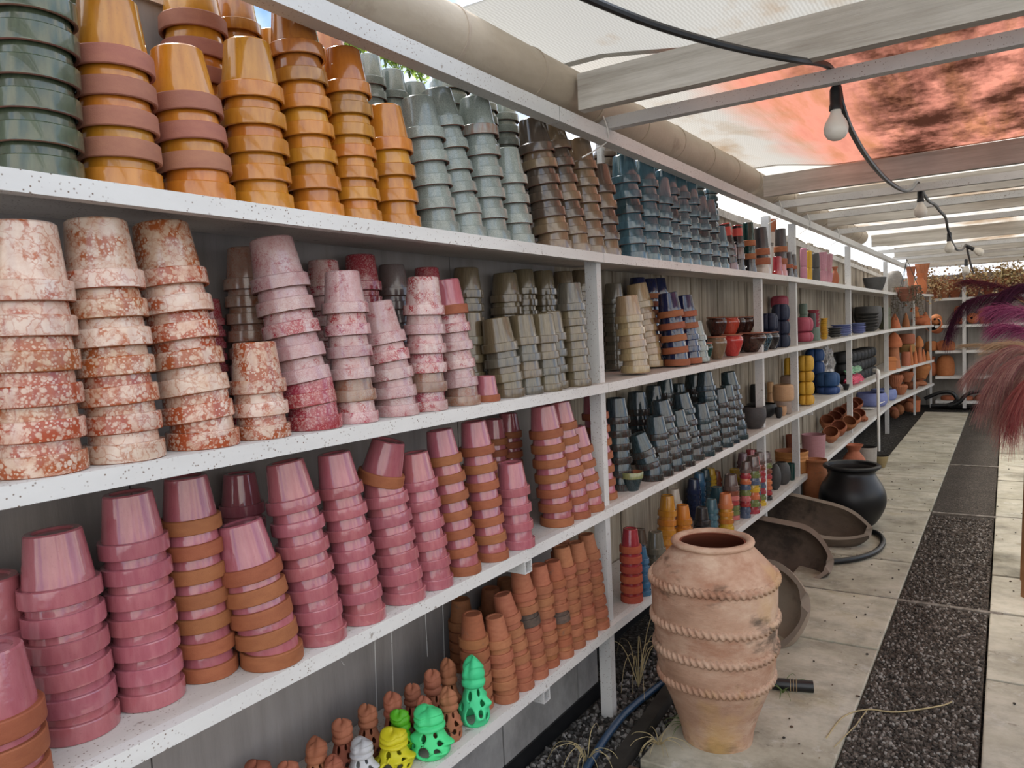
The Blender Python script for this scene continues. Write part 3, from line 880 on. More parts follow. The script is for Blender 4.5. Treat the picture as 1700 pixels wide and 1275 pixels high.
# roof sheets: twin-wall translucent plastic, some stained red and sooty
def roof_mat(key, c, red=False, trans=0.88):
    a = Mat(key)
    rib = a.N('ShaderNodeTexWave', wave_type='BANDS', bands_direction='X'); rib.inputs['Scale'].default_value = 26.0; rib.inputs['Distortion'].default_value = 0.0
    a.L(a.vec((1, 1, 1), False), rib.inputs['Vector'])
    col = a.mix(a.ramp(rib.outputs['Fac'], [(0.0, 0.0), (1.0, 0.22)]), c, '8d8a84')
    blot = a.ramp(a.noise(1.6, 7, 0.65, (1, 0.5, 1), False), [(0.50, 0.0), (0.66, 0.7)])
    col = a.mix(blot, col, 'a8937a')
    if red:
        sx = a.N('ShaderNodeSeparateXYZ'); a.L(a.tc.outputs['Object'], sx.inputs[0])
        ad = a.N('ShaderNodeMath', operation='MULTIPLY_ADD'); a.L(a.noise(1.4, 5, 0.6, (1, 1, 1), False), ad.inputs[0]); ad.inputs[1].default_value = 0.25
        hf = a.N('ShaderNodeMath', operation='MULTIPLY'); hf.inputs[1].default_value = 0.5; a.L(sx.outputs[0], hf.inputs[0]); a.L(hf.outputs[0], ad.inputs[2])
        edge = a.ramp(ad.outputs[0], [(0.28, 0.0), (0.42, 1.0)])        # object x from the sheet's near-wall edge
        st = a.ramp(a.noise(2.2, 7, 0.7, (3, 0.35, 1), False), [(0.3, 'c49c90'), (0.5, 'd0a99c'), (0.7, 'bc9a80')])
        col = a.mix(edge, col, st)
        soot = a.ramp(a.noise(2.0, 8, 0.7, (1.6, 1.0, 1), False), [(0.42, 0.0), (0.62, 0.85)])
        soot = a.mix(1.0, soot, a.ramp(ad.outputs[0], [(0.48, 0.0), (0.60, 1.0)]), 'MULTIPLY')
        col = a.mix(soot, col, '5a443a')
    tr = a.N('ShaderNodeBsdfTranslucent'); a.L(col, tr.inputs['Color'])
    df = a.N('ShaderNodeBsdfDiffuse'); a.L(col, df.inputs['Color'])
    m1 = a.N('ShaderNodeMixShader'); m1.inputs[0].default_value = trans; a.L(df.outputs[0], m1.inputs[1]); a.L(tr.outputs[0], m1.inputs[2])
    a.L(m1.outputs[0], a.out.inputs['Surface']); return a.m
M_sheet = roof_mat('twin_wall_sheet', 'dcd9d4')
M_sheetr = roof_mat('red_stained_sheet', 'c8c5c0', True)
M_sheetn = roof_mat('near_sheet', 'c0bfbc')
def sheet(x0, x1, y0, y1, z0, z1, m, sag=0.03, seed=0):
    """one corrugated sheet whose ribs run up the slope"""
    b = MB(); nx, ny = 30, int((y1-y0)/0.02); vs = []; fs = []
    for j in range(ny+1):
        for i in range(nx+1):
            u, v = i/nx, j/ny; y = y0+(y1-y0)*v
            z = z1+(z0-z1)*(1 if u < .07 else max(0, 1-(u-.07)/0.10)) - sag*math.sin(PI*v)*(0.4+0.6*math.sin(PI*u)) + 0.003*(j % 2) + 0.006*noise.noise(Vector((u*3, v*2, seed)))
            vs.append((x0+(x1-x0)*u - x0, y - y0, z - z0))
    for j in range(ny):
        for i in range(nx):
            a = j*(nx+1)+i; fs.append((a, a+1, a+nx+2, a+nx+1))
    b.add(vs, fs)
    o = b.build('ceiling', [m], None, (x0, y0, z0)); s = o.modifiers.new('twin_wall', 'SOLIDIFY'); s.thickness = 0.0006; s.offset = 1
    return struct(o)
ZS_ = ZR+0.15
sheet(XF-.13, 1.8, 1.88, 2.55, ZS_+0.062, ZS_+0.008, M_sheetn, 0.0, 1)
sheet(XF-.13, 1.8, 2.50, 5.0, ZS_+0.068, ZS_+0.014, M_sheetr, 0.02, 2)
yy = 4.95
for i, y1 in enumerate((7.3, 9.6, 12.0, 14.5)):
    sheet(XF-.13, 1.8, yy, y1, ZS_+0.066+0.004*i, ZS_+0.015+0.004*i, M_sheet, 0.012, 4+i); yy = y1-0.05

# back wall with its own shelves
YB = 14.05
b = MB(); r = random.Random(5); x = -1.75
while x < 2.4:
    w = 0.6; b.box((x+.004, YB+0.42, 0.0), (x+w-.004, YB+0.44, H+0.62+r.uniform(-.02, .02)), 0); x += w
b.box((-1.8, YB+0.45, -0.1), (2.4, YB+0.46, H+0.5), 1)
struct(b.build('wall_back', [M_backwall, M_black], smooth=False))
ZB = {1: H+.245, 2: H-.193, 3: H-.605, 4: H-1.019, 5: H-1.42}
for i in ZB:
    struct(MB().box((-0.99, YB, ZB[i]-0.04), (2.4, YB+0.415, ZB[i])).build('trim_%d' % k, [M_white], smooth=False)); k += 1
for x in (-0.58, 0.42, 1.4):
    beam_struct((x, YB-0.022, 0), (x, YB-0.022, H+0.72), 0.05, 0.04, M_steel)
# ------------------------------------------------------------------ vessels other than stacked pots
PR = {
 'jar':   [(.50, 0), (.62, .12), (.86, .45), (1, .72), (.95, .86), (.84, .94), (.88, 1)],
 'puff':  [(.66, 0), (.90, .10), (1, .48), (.93, .82), (.74, .97), (.55, 1)],
 'bowl':  [(.52, 0), (.72, .12), (.93, .38), (1, .62), (.97, .88), (.92, 1)],
 'round': [(.60, 0), (.88, .15), (1, .45), (.95, .72), (.78, .90), (.55, 1)],
 'drum':  [(.88, 0), (.97, .10), (1, .45), (.97, .85), (.86, .97), (.70, 1)],
 'dome':  [(.86, 0), (.97, .08), (1, .35), (.95, .65), (.80, .87), (.52, .98), (.30, 1)],
 'cyl':   [(.84, 0), (.90, .06), (.95, .5), (1, 1)],
 'ring':  [(.90, 0), (.94, .05), (.96, .55), (.99, .58), (.96, .61), (.97, .70), (1, .73), (.97, .76), (.97, .85), (1, .88), (1, 1)],
 'plate': [(.62, 0), (.70, .2), (1, .85), (1, 1)],
 'cup':   [(.55, 0), (.72, .25), (.92, .7), (1, 1)],
 'vase':  [(.60, 0), (.92, .16), (1, .36), (.80, .58), (.50, .74), (.45, .82), (.75, 1)],
 'urn':   [(.50, 0), (.72, .10), (.95, .32), (1, .50), (.92, .66), (.74, .82), (.68, .90), (.72, .95), (.80, .97), (.80, 1)],
 'tub':   [(.74, 0), (.92, .14), (1, .45), (.97, .8), (.88, 1)],
 'egg':   [(.30, 0), (.70, .12), (.95, .35), (1, .50), (.90, .72), (.62, .90), (.25, 1)],
 'cone':  [(.95, 0), (1, .08), (.86, .35), (.55, .72), (.25, .92), (.20, 1)],
 'flare': [(.50, 0), (.48, .15), (.62, .5), (.85, .85), (1, 1)],
}
def sm_prof(p, n=4):
    q = smooth_path([(r, 0, z) for r, z in p], n); return [(max(0.0, v.x), v.z) for v in q]
_vm = {}
def vessel_mesh(name, prof, asp, mats, lobes=None, seg=40, wall=0.06, sharp=False, closed=False):
    key = (prof, round(asp, 2), tuple(m.name for m in mats), lobes, seg, wall, closed)
    if key in _vm: return _vm[key]
    P = PR[prof] if sharp else sm_prof(PR[prof])
    o = [(r, z*asp) for r, z in P]; b = MB()
    if closed: pr = [(0, 0)] + o + [(0, o[-1][1])]
    else:
        inn = [(max(.02, r-wall), max(z, wall*1.1), 1) for r, z in o[::-1]]
        inn = [q for i, q in enumerate(inn) if i == 0 or q[1] < inn[i-1][1]-1e-4]
        pr = [(0, 0)] + o + [(o[-1][0]-wall*.5, o[-1][1]+wall*.25)] + inn + [(0, inn[-1][1], 1)]
    b.lathe(pr, seg, 0, lobes)
    _vm[key] = b.mesh(name, mats, True, 50); return _vm[key]
LABELS = []
def vessel(name, label, cat, c, R, ht, prof, mat, inner=None, lobes=None, rot=None, group=None, seg=36, wall=0.06, closed=False):
    if lobes: seg = 16*lobes[0] if lobes[0] < 7 else 6*lobes[0]
    me = vessel_mesh(name, prof, ht/R, [mat, inner or mat], lobes, seg, wall, prof in ('ring',), closed)
    if lobes and rot is None: rot = Euler((0, 0, 0.5))
    o = link(name, me, None, c, rot); o.scale = (R,)*3
    return tag(o, label, cat, group)
def top_z(c, px, py):
    d = Vector((FW.x, FW.y, 0)).normalized(); r = ray(px, py); t = (Vector(c)-EYE).dot(d)/r.dot(d); return (EYE+r*t).z
def item(name, label, cat, l, r, yt, yb, sh, prof, mat, row='f', lift=None, **kw):
    """a vessel seen between columns l and r, its rim at row yt, standing on a shelf (sh 0: on the ground)"""
    if sh == 0:
        P = on_z((l+r)/2, yb, 0.0); R = 0.1
        for _ in range(4):
            d = Vector((P.x, P.y, 0)).normalized(); c = P + d*R*0.7; R = (r-l)/2*depth(c)/FPX
    else: c, R = seat((l+r)/2, r-l, sh, yb, row)
    z0 = c.z
    if lift is not None: c.z = top_z(c, (l+r)/2, lift)
    ht = max(0.3*R, top_z(c, (l+r)/2, yt) - c.z)
    return vessel(name, label, cat, c, R, ht, prof, mat, **kw), c, R, ht
def pile(name, cat, l, r, ys, sh, prof, mat, labels, row='f', yb=None, **kw):
    """things standing on one another: ys are the rows of their tops, lowest first; the foot is on the shelf"""
    c, R = seat((l+r)/2, r-l, sh, yb, row); z = c.z
    for y, lb in zip(ys, labels):
        zt = top_z(c, (l+r)/2, y); ht = max(0.25*R, zt-z)
        vessel(name, lb, cat, Vector((c.x, c.y, z)), R, ht-0.001, prof, mat, **kw); z += ht
def matte(key, c1, c2, var=0.06, rough=0.55): return bare(key, c1, c2, var, rough, None, 3.0)
def build_vessels():
    navy = matte('matt_navy', '1f2536', '2a3044'); crim = matte('matt_crimson', '93404c', 'a04a56'); sage = matte('matt_sage', '5c6b60', '6a796d')
    gry = matte('matt_dark_grey', '3e3d3c', '4b4a48'); yel = matte('matt_mustard', 'b58a2a', 'c4983a'); blu = matte('matt_royal_blue', '1f3a63', '2a4874')
    tan = matte('matt_tan', 'a5825e', 'b5926c'); tau = matte('matt_taupe', '7f6e62', '8d7c70'); oli = matte('matt_olive', '565a48', '636754')
    lil = matte('matt_lilac', '6e76a6', '7d86b4'); pnk = matte('matt_dusty_pink', 'a4737e', 'b2828c'); blk = matte('matt_black_pot', '1e1e1f', '2a2a2b')
    ter = T['z'][1]; terd = T['Z'][1]
    # --- top shelf past the second post
    for (l, r, y1, y2, m, w) in ((1329, 1340, 442, 412, matte('matt_rose', 'a8707e', 'b67e8a'), 'dusty pink'), (1340, 1348.5, 445, 416, yel, 'mustard yellow'), (1348.5, 1361, 445, 420, gry, 'grey-green')):
        pile('rounded_pot', 'flower pot', l, r, (y1, y2), 1, 'drum', m, ('%s rounded pot under its twin on the top shelf, right of a post' % w, '%s rounded pot set upside down on its twin, top shelf' % w), group='rounded pots in pairs on the top shelf')
    for i, (l, r, y1, y2) in enumerate(((1360, 1374, 450, 419), (1371, 1383, 453, 422))):
        w = ('left', 'right')[i]
        pile('ribbed_pot', 'flower pot', l, r, (y1, y2), 1, 'cup', pnk, ('%s of two pink pots under pink ribbed ones, top shelf' % w, '%s pink ribbed pot balanced upside down on another, top shelf' % w), lobes=(12, 0.08), group='pink ribbed pots on the top shelf')
    item('bottle_vase', 'small brown vase with dark flared neck beside the pink ribbed pots', 'vase', 1380, 1393, 443, None, 1, 'vase', terd)
    item('low_bowl', 'dark charcoal low bowl alone near the end of the top shelf', 'bowl', 1434, 1470, 461, None, 1, 'cup', gry)
    a = item('tall_planter', 'white planter with brown rim and black lettering behind the mixed stacks', 'planter', 1272, 1290, 365, None, 1, 'cyl', T['W'][1], row='b')
    o, c, R, ht = a
    rm = MB().lathe([(.98, .80*ht/R), (1.03, .80*ht/R), (1.06, 1.0*ht/R), (1.0, 1.01*ht/R)][::1], 36); link('rim', rm.mesh('rim', [M_bare]), o)['label'] = 'brown clay rim'
    lt = MB(); d = (EYE-c); ang = math.atan2(d.y, d.x)
    def glyph(rows, a0, z0, s):
        for j, row in enumerate(rows):
            for i, ch in enumerate(row):
                if ch == '#':
                    aa = a0 + i*s; zz = z0 - j*s
                    vs = [Vector((1.012*math.cos(aa+q*s/2), 1.012*math.sin(aa+q*s/2), zz+e*s/2))*1.0 for q, e in ((-1,-1),(1,-1),(1,1),(-1,1))]
                    lt.add(vs, [(0,1,2,3)])
    glyph(['##.##.##', '#..#.#.#', '##.##.##', '........', '#####.#', '#.#.#.#', '#...#.#', '.......', '.##.', '#...', '.##.'], ang-0.15, 0.62*ht/R, 0.085)
    link('lettering', lt.mesh('lettering', [M_blackm], False), o)
    # --- second shelf, second bay: glazed bowls
    gl = {'r': T['h'][1], 'k': T['L'][1], 'g': T['f'][1], 'b': T['N'][1], 't': T['K'][1], 'n': glaze('brown_black_glaze', '2d1d1a', '4a2d24', 0.12), 's': glaze('blue_black_glaze', '1d2a33', '5a7888', 0.12, 0.1, contrast=(0.5, 0.62)), 'q': glaze('bright_red_glaze', '9c332c', 'b8443a', 0.15)}
    for i, (l, r, yt, m, w, row) in enumerate(((1158, 1184, 570, 'g', 'dark green glazed bowl at the left end of the bowl row', 'f'), (1162, 1190, 561, 'b', 'blue glazed bowl behind the dark green one', 'm'), (1174, 1207, 560, 't', 'beige glazed bowl in the middle of the lower bowl row', 'f'),
                                       (1197, 1234, 556, 'q', 'bright red glazed bowl with dark band, lower bowl row', 'f'), (1226, 1272, 553, 'n', 'large black glazed bowl with brown rim, lower row', 'f'), (1248, 1282, 553, 's', 'pale blue streaked glazed bowl beside the large black one', 'f'), (1262, 1294, 552, 'k', 'dark glazed bowl at right end of the bowl row', 'f'))):
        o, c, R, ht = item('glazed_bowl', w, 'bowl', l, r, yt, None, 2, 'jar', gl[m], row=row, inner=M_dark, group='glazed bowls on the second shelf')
        link('rim', MB().lathe([(.80, .985*ht/R), (.92, .98*ht/R), (.96, 1.01*ht/R), (.90, 1.04*ht/R), (.80, 1.03*ht/R), (.80, .985*ht/R)], 36).mesh('rim', [M_bare2]), o)['label'] = 'unglazed brown rim'
    rimp = lambda o, R, ht: link('rim', MB().lathe([(.80, .985*ht/R), (.92, .98*ht/R), (.96, 1.01*ht/R), (.90, 1.04*ht/R), (.80, 1.03*ht/R), (.80, .985*ht/R)], 36).mesh('rim', [M_bare2]), o)
    for l, r, yt, ym, row, m, m2, w, w2 in ((1174, 1208, 527, 559, 0.165, 'n', 'k', 'dark brown glazed bowl stacked highest at the left of the bowl rows', 'dark glazed bowl under the upper left brown one'),
                                     (1195, 1229, 527, 557, 0.16, 'q', 'n', 'red glazed bowl stacked in the upper row', 'brown glazed bowl under the upper red one'),
                                     (1207, 1239, 527, 556, 0.165, 'n', 'k', 'mauve-brown glazed bowl third in the upper bowl row', 'dark glazed bowl carrying the third upper bowl'),
                                     (1221, 1254, 526, 554, 0.165, 'n', 'n', 'rightmost dark glazed bowl of the upper row', 'brown glazed bowl carrying the rightmost upper bowl')):
        c, R = seat((l+r)/2, r-l, 2, None, row); h1 = top_z(c, (l+r)/2, ym)-c.z
        for z, ht, mm, lb in ((0, h1, m2, w2), (h1*1.012, top_z(c, (l+r)/2, yt)-c.z-h1*1.02, m, w)):
            o = vessel('glazed_bowl', lb, 'bowl', c+Vector((0, 0, z)), R, ht, 'jar', gl[mm], inner=M_dark, group='glazed bowls on the second shelf'); rimp(o, R, ht)['label'] = 'unglazed brown rim'
    # --- second shelf, past the second post
    lob = (5, 0.24)
    pile('lobed_pot', 'flower pot', 1282, 1312, (555, 532, 505), 2, 'puff', navy, ('lowest navy lobed pot of a pile of three right of the post', 'middle navy lobed pot of the pile of three', 'topmost navy lobed pot of the pile of three'), row='f', lobes=lob, group='lobed pots on the second shelf')
    pile('lobed_pot', 'flower pot', 1262, 1292, (548, 520), 2, 'puff', navy, ('lower navy lobed pot of the pair at the post', 'upper navy lobed pot of the pair at the post'), row=0.03, lobes=lob, group='lobed pots on the second shelf')
    pile('lobed_pot', 'flower pot', 1312, 1350, (551, 527), 2, 'puff', crim, ('lower of two large crimson lobed pots at the shelf front', 'upper of two large crimson lobed pots at the shelf front'), row='f', lobes=(4, 0.22), group='lobed pots on the second shelf')
    pile('lobed_pot', 'flower pot', 1281, 1310, (545, 512, 491), 2, 'puff', crim, ('lowest crimson lobed pot standing behind the navy ones', 'middle crimson lobed pot standing behind the navy ones', 'topmost crimson lobed pot showing above the navy ones'), row='b', lobes=(4, 0.1), group='lobed pots on the second shelf')
    pile('rounded_pot', 'flower pot', 1328, 1341, (540, 522, 504), 2, 'drum', sage, ('lowest sage pot behind a post, second shelf', 'middle sage pot behind a post, second shelf', 'topmost sage pot behind a post, second shelf'), row='b', group='sage and charcoal pots on the second shelf')
    pile('rounded_pot', 'flower pot', 1340, 1361, (543,), 2, 'drum', sage, ('sage rounded pot at the shelf front beside crimson pots',), group='sage and charcoal pots on the second shelf')
    item('rounded_pot', 'charcoal rounded pot on top of the sage one', 'flower pot', 1342, 1355, 520, None, 2, 'drum', gry, row=0.02, lift=545, group='sage and charcoal pots on the second shelf')
    def dishes(nm, cat, l, r, yt, n, m, lb, row='f', prof='plate', grp=None):
        c, R = seat((l+r)/2, r-l, 2, None, row); zt = top_z(c, (l+r)/2, yt); h = (zt-c.z)/n
        for i in range(n):
            pos = 'bottom' if i == 0 else ('top' if i == n-1 else ORD[i+1]+' up')
            vessel(nm, lb % pos, cat, c+Vector((random.uniform(-.004, .004), random.uniform(-.004, .004), h*i)), R*random.uniform(.96, 1.0), h*1.25, prof, m, group=grp, seg=28)
    dishes('saucer', 'saucer', 1362, 1374, 529, 10, yel, 'mustard yellow saucer, %s in the tall yellow pile', grp='yellow saucers')
    dishes('bowl', 'bowl', 1342, 1361, 516, 8, crim, 'dull red bowl, %s in the pile behind sage pots', 'b', 'cup', 'red bowls')
    dishes('plate', 'plate', 1375, 1397, 545, 4, gry, 'dark plate, %s in the low pile by yellow saucers', grp='dark plates')
    dishes('plate', 'plate', 1381, 1413, 540, 5, lil, 'lilac plate, %s in the left lilac pile', 0.02, grp='lilac plates')
    dishes('plate', 'plate', 1413, 1436, 537, 6, lil, 'lilac plate, %s in the right lilac pile', grp='lilac plates')
    dishes('dish', 'dish', 1424, 1458, 521, 6, gry, 'charcoal dish, %s in the pile before the grey bowl', grp='charcoal dishes')
    item('deep_bowl', 'large grey bowl standing behind the charcoal dishes', 'bowl', 1420, 1463, 509, None, 2, 'bowl', matte('matt_mid_grey', '4c4b4a', '585756'), row='b')
    pile('rounded_pot', 'flower pot', 1460, 1478, (524, 510), 2, 'drum', oli, ('lower olive rounded pot beside the charcoal dishes', 'upper olive rounded pot beside the charcoal dishes'))
    # --- third shelf, second bay: upright pot, bowls
    o, c, R, ht = item('upright_pot', 'upright slate pot with yellow-green band and terracotta mouth', 'flower pot', 1032, 1068, 783, 818, 3, 'cup', T['D'][1], inner=M_bare)
    bd = MB().lathe([(.92, .68*ht/R), (1.02, .68*ht/R), (1.06, .98*ht/R), (1.03, 1.01*ht/R), (.95, 1.01*ht/R)], 36); link('rim', bd.mesh('rim', [glaze('yellow_green_glaze', '6c7048', '8a8a5c', 0.25)]), o)['label'] = 'yellow-green glazed band'
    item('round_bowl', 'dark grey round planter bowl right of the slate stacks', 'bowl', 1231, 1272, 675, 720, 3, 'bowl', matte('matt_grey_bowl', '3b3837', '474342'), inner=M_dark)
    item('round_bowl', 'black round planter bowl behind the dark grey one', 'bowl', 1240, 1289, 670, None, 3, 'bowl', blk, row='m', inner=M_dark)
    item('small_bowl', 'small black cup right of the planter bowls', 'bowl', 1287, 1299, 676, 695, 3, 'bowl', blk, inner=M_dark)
    item('small_bowl', 'small tan bowl right of the planter bowls', 'bowl', 1293, 1306, 674, 691, 3, 'bowl', tan)
    item('tall_vase', 'black vase half hidden behind the post, third shelf', 'vase', 1246, 1262, 638, None, 3, 'drum', blk, row='b')
    pile('gourd_pot', 'flower pot', 1285, 1314, (664,), 3, 'drum', tau, ('taupe round pot under the tan one',), yb=688)
    item('gourd_pot', 'tan round pot with flat mouth on top of taupe one', 'flower pot', 1284, 1318, 638, None, 3, 'drum', tan, row=0.02, lift=665)
    pile('gourd_pot', 'flower pot', 1296, 1329, (655, 623), 3, 'drum', tau, ('lower large taupe pot left of the post', 'upper large taupe pot left of the post'), row='m')
    item('lobed_pot', 'mustard lobed pot above the taupe pots, behind the post', 'flower pot', 1303, 1319, 594, None, 3, 'drum', yel, row='b', lobes=lob, lift=640)
    pile('gourd_pot', 'flower pot', 1274, 1285, (652, 634), 3, 'drum', tan, ('lower tan pot half hidden by a post', 'upper tan pot half hidden by a post'), row='b')
    nm = ('lowest', 'second', 'third', 'topmost')
    pile('lobed_pot', 'flower pot', 1324, 1352, (655, 633, 616, 590), 3, 'puff', yel, ['%s mustard lobed pot of the yellow pile by the post' % x for x in nm], lobes=lob, group='mustard lobed pots', yb=673)
    pile('lobed_pot', 'flower pot', 1338, 1369, (647, 622, 600, 579), 3, 'puff', blu, ['%s royal blue lobed pot of the tall rear pile' % x for x in nm], row='b', lobes=lob, group='royal blue lobed pots')
    pile('lobed_pot', 'flower pot', 1357, 1394, (641, 618), 3, 'puff', blu, ('lower large royal blue lobed pot at the shelf front', 'upper large royal blue lobed pot at the shelf front'), lobes=(4, 0.22), yb=664, group='royal blue lobed pots')
    for i in range(8):
        c0, R = seat(1421+i*7.0, 13, 3, None, 0.02)
        R = 0.118; h = 0.118
        c0 = Vector((XW+0.03+R, 8.75+i*0.262, 0)); c0.z = zs(3, c0.y)
        for j in range(3):
            vessel('lobed_pot', 'matt black lobed pot, %s layer, %s from the left in the black bank' % (('bottom', 'middle', 'top')[j], ORD[i+1]), 'flower pot', c0+Vector((0, 0, j*(h+0.001))), R, h, 'puff', blk, lobes=(4, 0.24), group='black lobed pots')
    item('tall_vase', 'black vase standing before the bank of black lobed pots', 'vase', 1397, 1410, 584, None, 3, 'drum', blk, row='b')
    # --- lowest shelf, third bay
    item('round_vase', 'charcoal egg-shaped vase right of the mixed-colour stacks', 'vase', 1278, 1297, 770, 815, 4, 'egg', gry)
    item('round_pot', 'charcoal round pot with open mouth left of the terracotta cylinder', 'flower pot', 1284, 1312, 767, 806, 4, 'round', gry, inner=M_dark)
    item('small_pot', 'small dark green pot between charcoal and terracotta pots', 'flower pot', 1307, 1320, 769, 798, 4, 'cyl', T['f'][1])
    item('ringed_planter', 'terracotta cylinder planter with ringed collar', 'planter', 1288, 1341, 748, 793, 4, 'ring', bare('orange_terracotta', 'a8703f', 'b57c4a', 0, 0.7), inner=M_inside, seg=48)
    item('tall_planter', 'dusty pink planter with rolled lip beside the ringed cylinder', 'planter', 1332, 1370, 721, 774, 4, 'cyl', matte('dusty_pink_planter', '9a6c73', 'a67a80'), seg=48)
    item('dark_jar', 'dark brown jar behind the post, lowest shelf', 'jar', 1305, 1322, 722, None, 4, 'cyl', T['O'][1], row='b')
    for i, (px, row) in enumerate(((1372, 'b'), (1382, 'b'), (1393, 'b'), (1402, 'b'), (1411, 'b'), (1419, 'b'), (1379, 'f'), (1393, 'f'), (1404, 'f'), (1414, 'f'), (1422, 'f'))):
        c, R = seat(px, 24, 4, None, row); R = 0.076
        if row == 'f': c.x = XF-R-0.006
        else: c.x = XW+R+0.006
        c.y = y_at(px, c.x, 4); c.z = zs(4, c.y)+R*0.74
        o = vessel('open_jar', '%s terracotta jar lying mouth up, %s from left on lowest shelf' % ('rear' if row == 'b' else 'front', ORD[(i if i < 6 else i-6)+1]), 'jar', c, R, R*1.7, 'jar', terd if i % 3 else ter, inner=M_inside, rot=Euler((math.radians(38), math.radians(18), random.uniform(-.3, .3))), group='terracotta jars lying mouth up')
    for i, (l, r, yt, m, lb) in enumerate(((1428, 1451, 682, matte('pierced_white', 'b9b2aa', 'cbc5bd'), 'white pierced clay ball near the lilac bowls'), (1424, 1441, 690, terd, 'small terracotta lantern before the white pierced ball'), (1416, 1430, 678, terd, 'brown clay lump behind the lying jars'))):
        item('clay_ornament', lb, 'ornament', l, r, yt, None, 4, 'egg', m, row='f' if i == 1 else 'm', lobes=(9, 0.2))
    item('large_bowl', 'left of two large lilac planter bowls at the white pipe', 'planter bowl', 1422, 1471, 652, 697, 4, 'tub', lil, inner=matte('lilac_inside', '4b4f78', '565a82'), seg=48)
    item('large_bowl', 'right of two large lilac planter bowls, half behind the other', 'planter bowl', 1446, 1487, 646, 690, 4, 'tub', lil, seg=48)
    # --- on the ground under and before the shelves
    o, c, R, ht = item('floor_urn', 'large matt black urn standing on the slabs', 'urn', 1364, 1467, 772, 882, 0, 'urn', M_blackm, inner=M_dark, seg=64)
    rim = MB().lathe([(.70, .955*ht/R), (.80, .95*ht/R), (.86, .975*ht/R), (.86, 1.0*ht/R), (.80, 1.02*ht/R), (.72, 1.01*ht/R), (.70, .955*ht/R)], 64); link('rim', rim.mesh('rim', [M_blackm]), o)
    item('floor_urn', 'brown urn under the shelf behind the black one', 'urn', 1334, 1378, 762, 858, 0, 'urn', terd, seg=48)
    item('round_planter', 'pale grey cylinder planter on the slabs behind the black urn', 'planter', 1421, 1455, 742, 783, 0, 'cyl', matte('pale_grey_cement', '8d877f', '9c968e'), inner=M_dark, seg=48)
    item('shallow_bowl', 'tan bowl of dark gravel on the slabs', 'bowl', 1450, 1474, 757, 777, 0, 'cup', matte('tan_bowl', '8d7b56', '9c8a64'), inner=M_grav, wall=0.1)
    item('floor_jar', 'terracotta jar with narrow neck behind the grey planter', 'jar', 1398, 1438, 738, 792, 0, 'vase', ter)
build_stacks()
build_vessels()
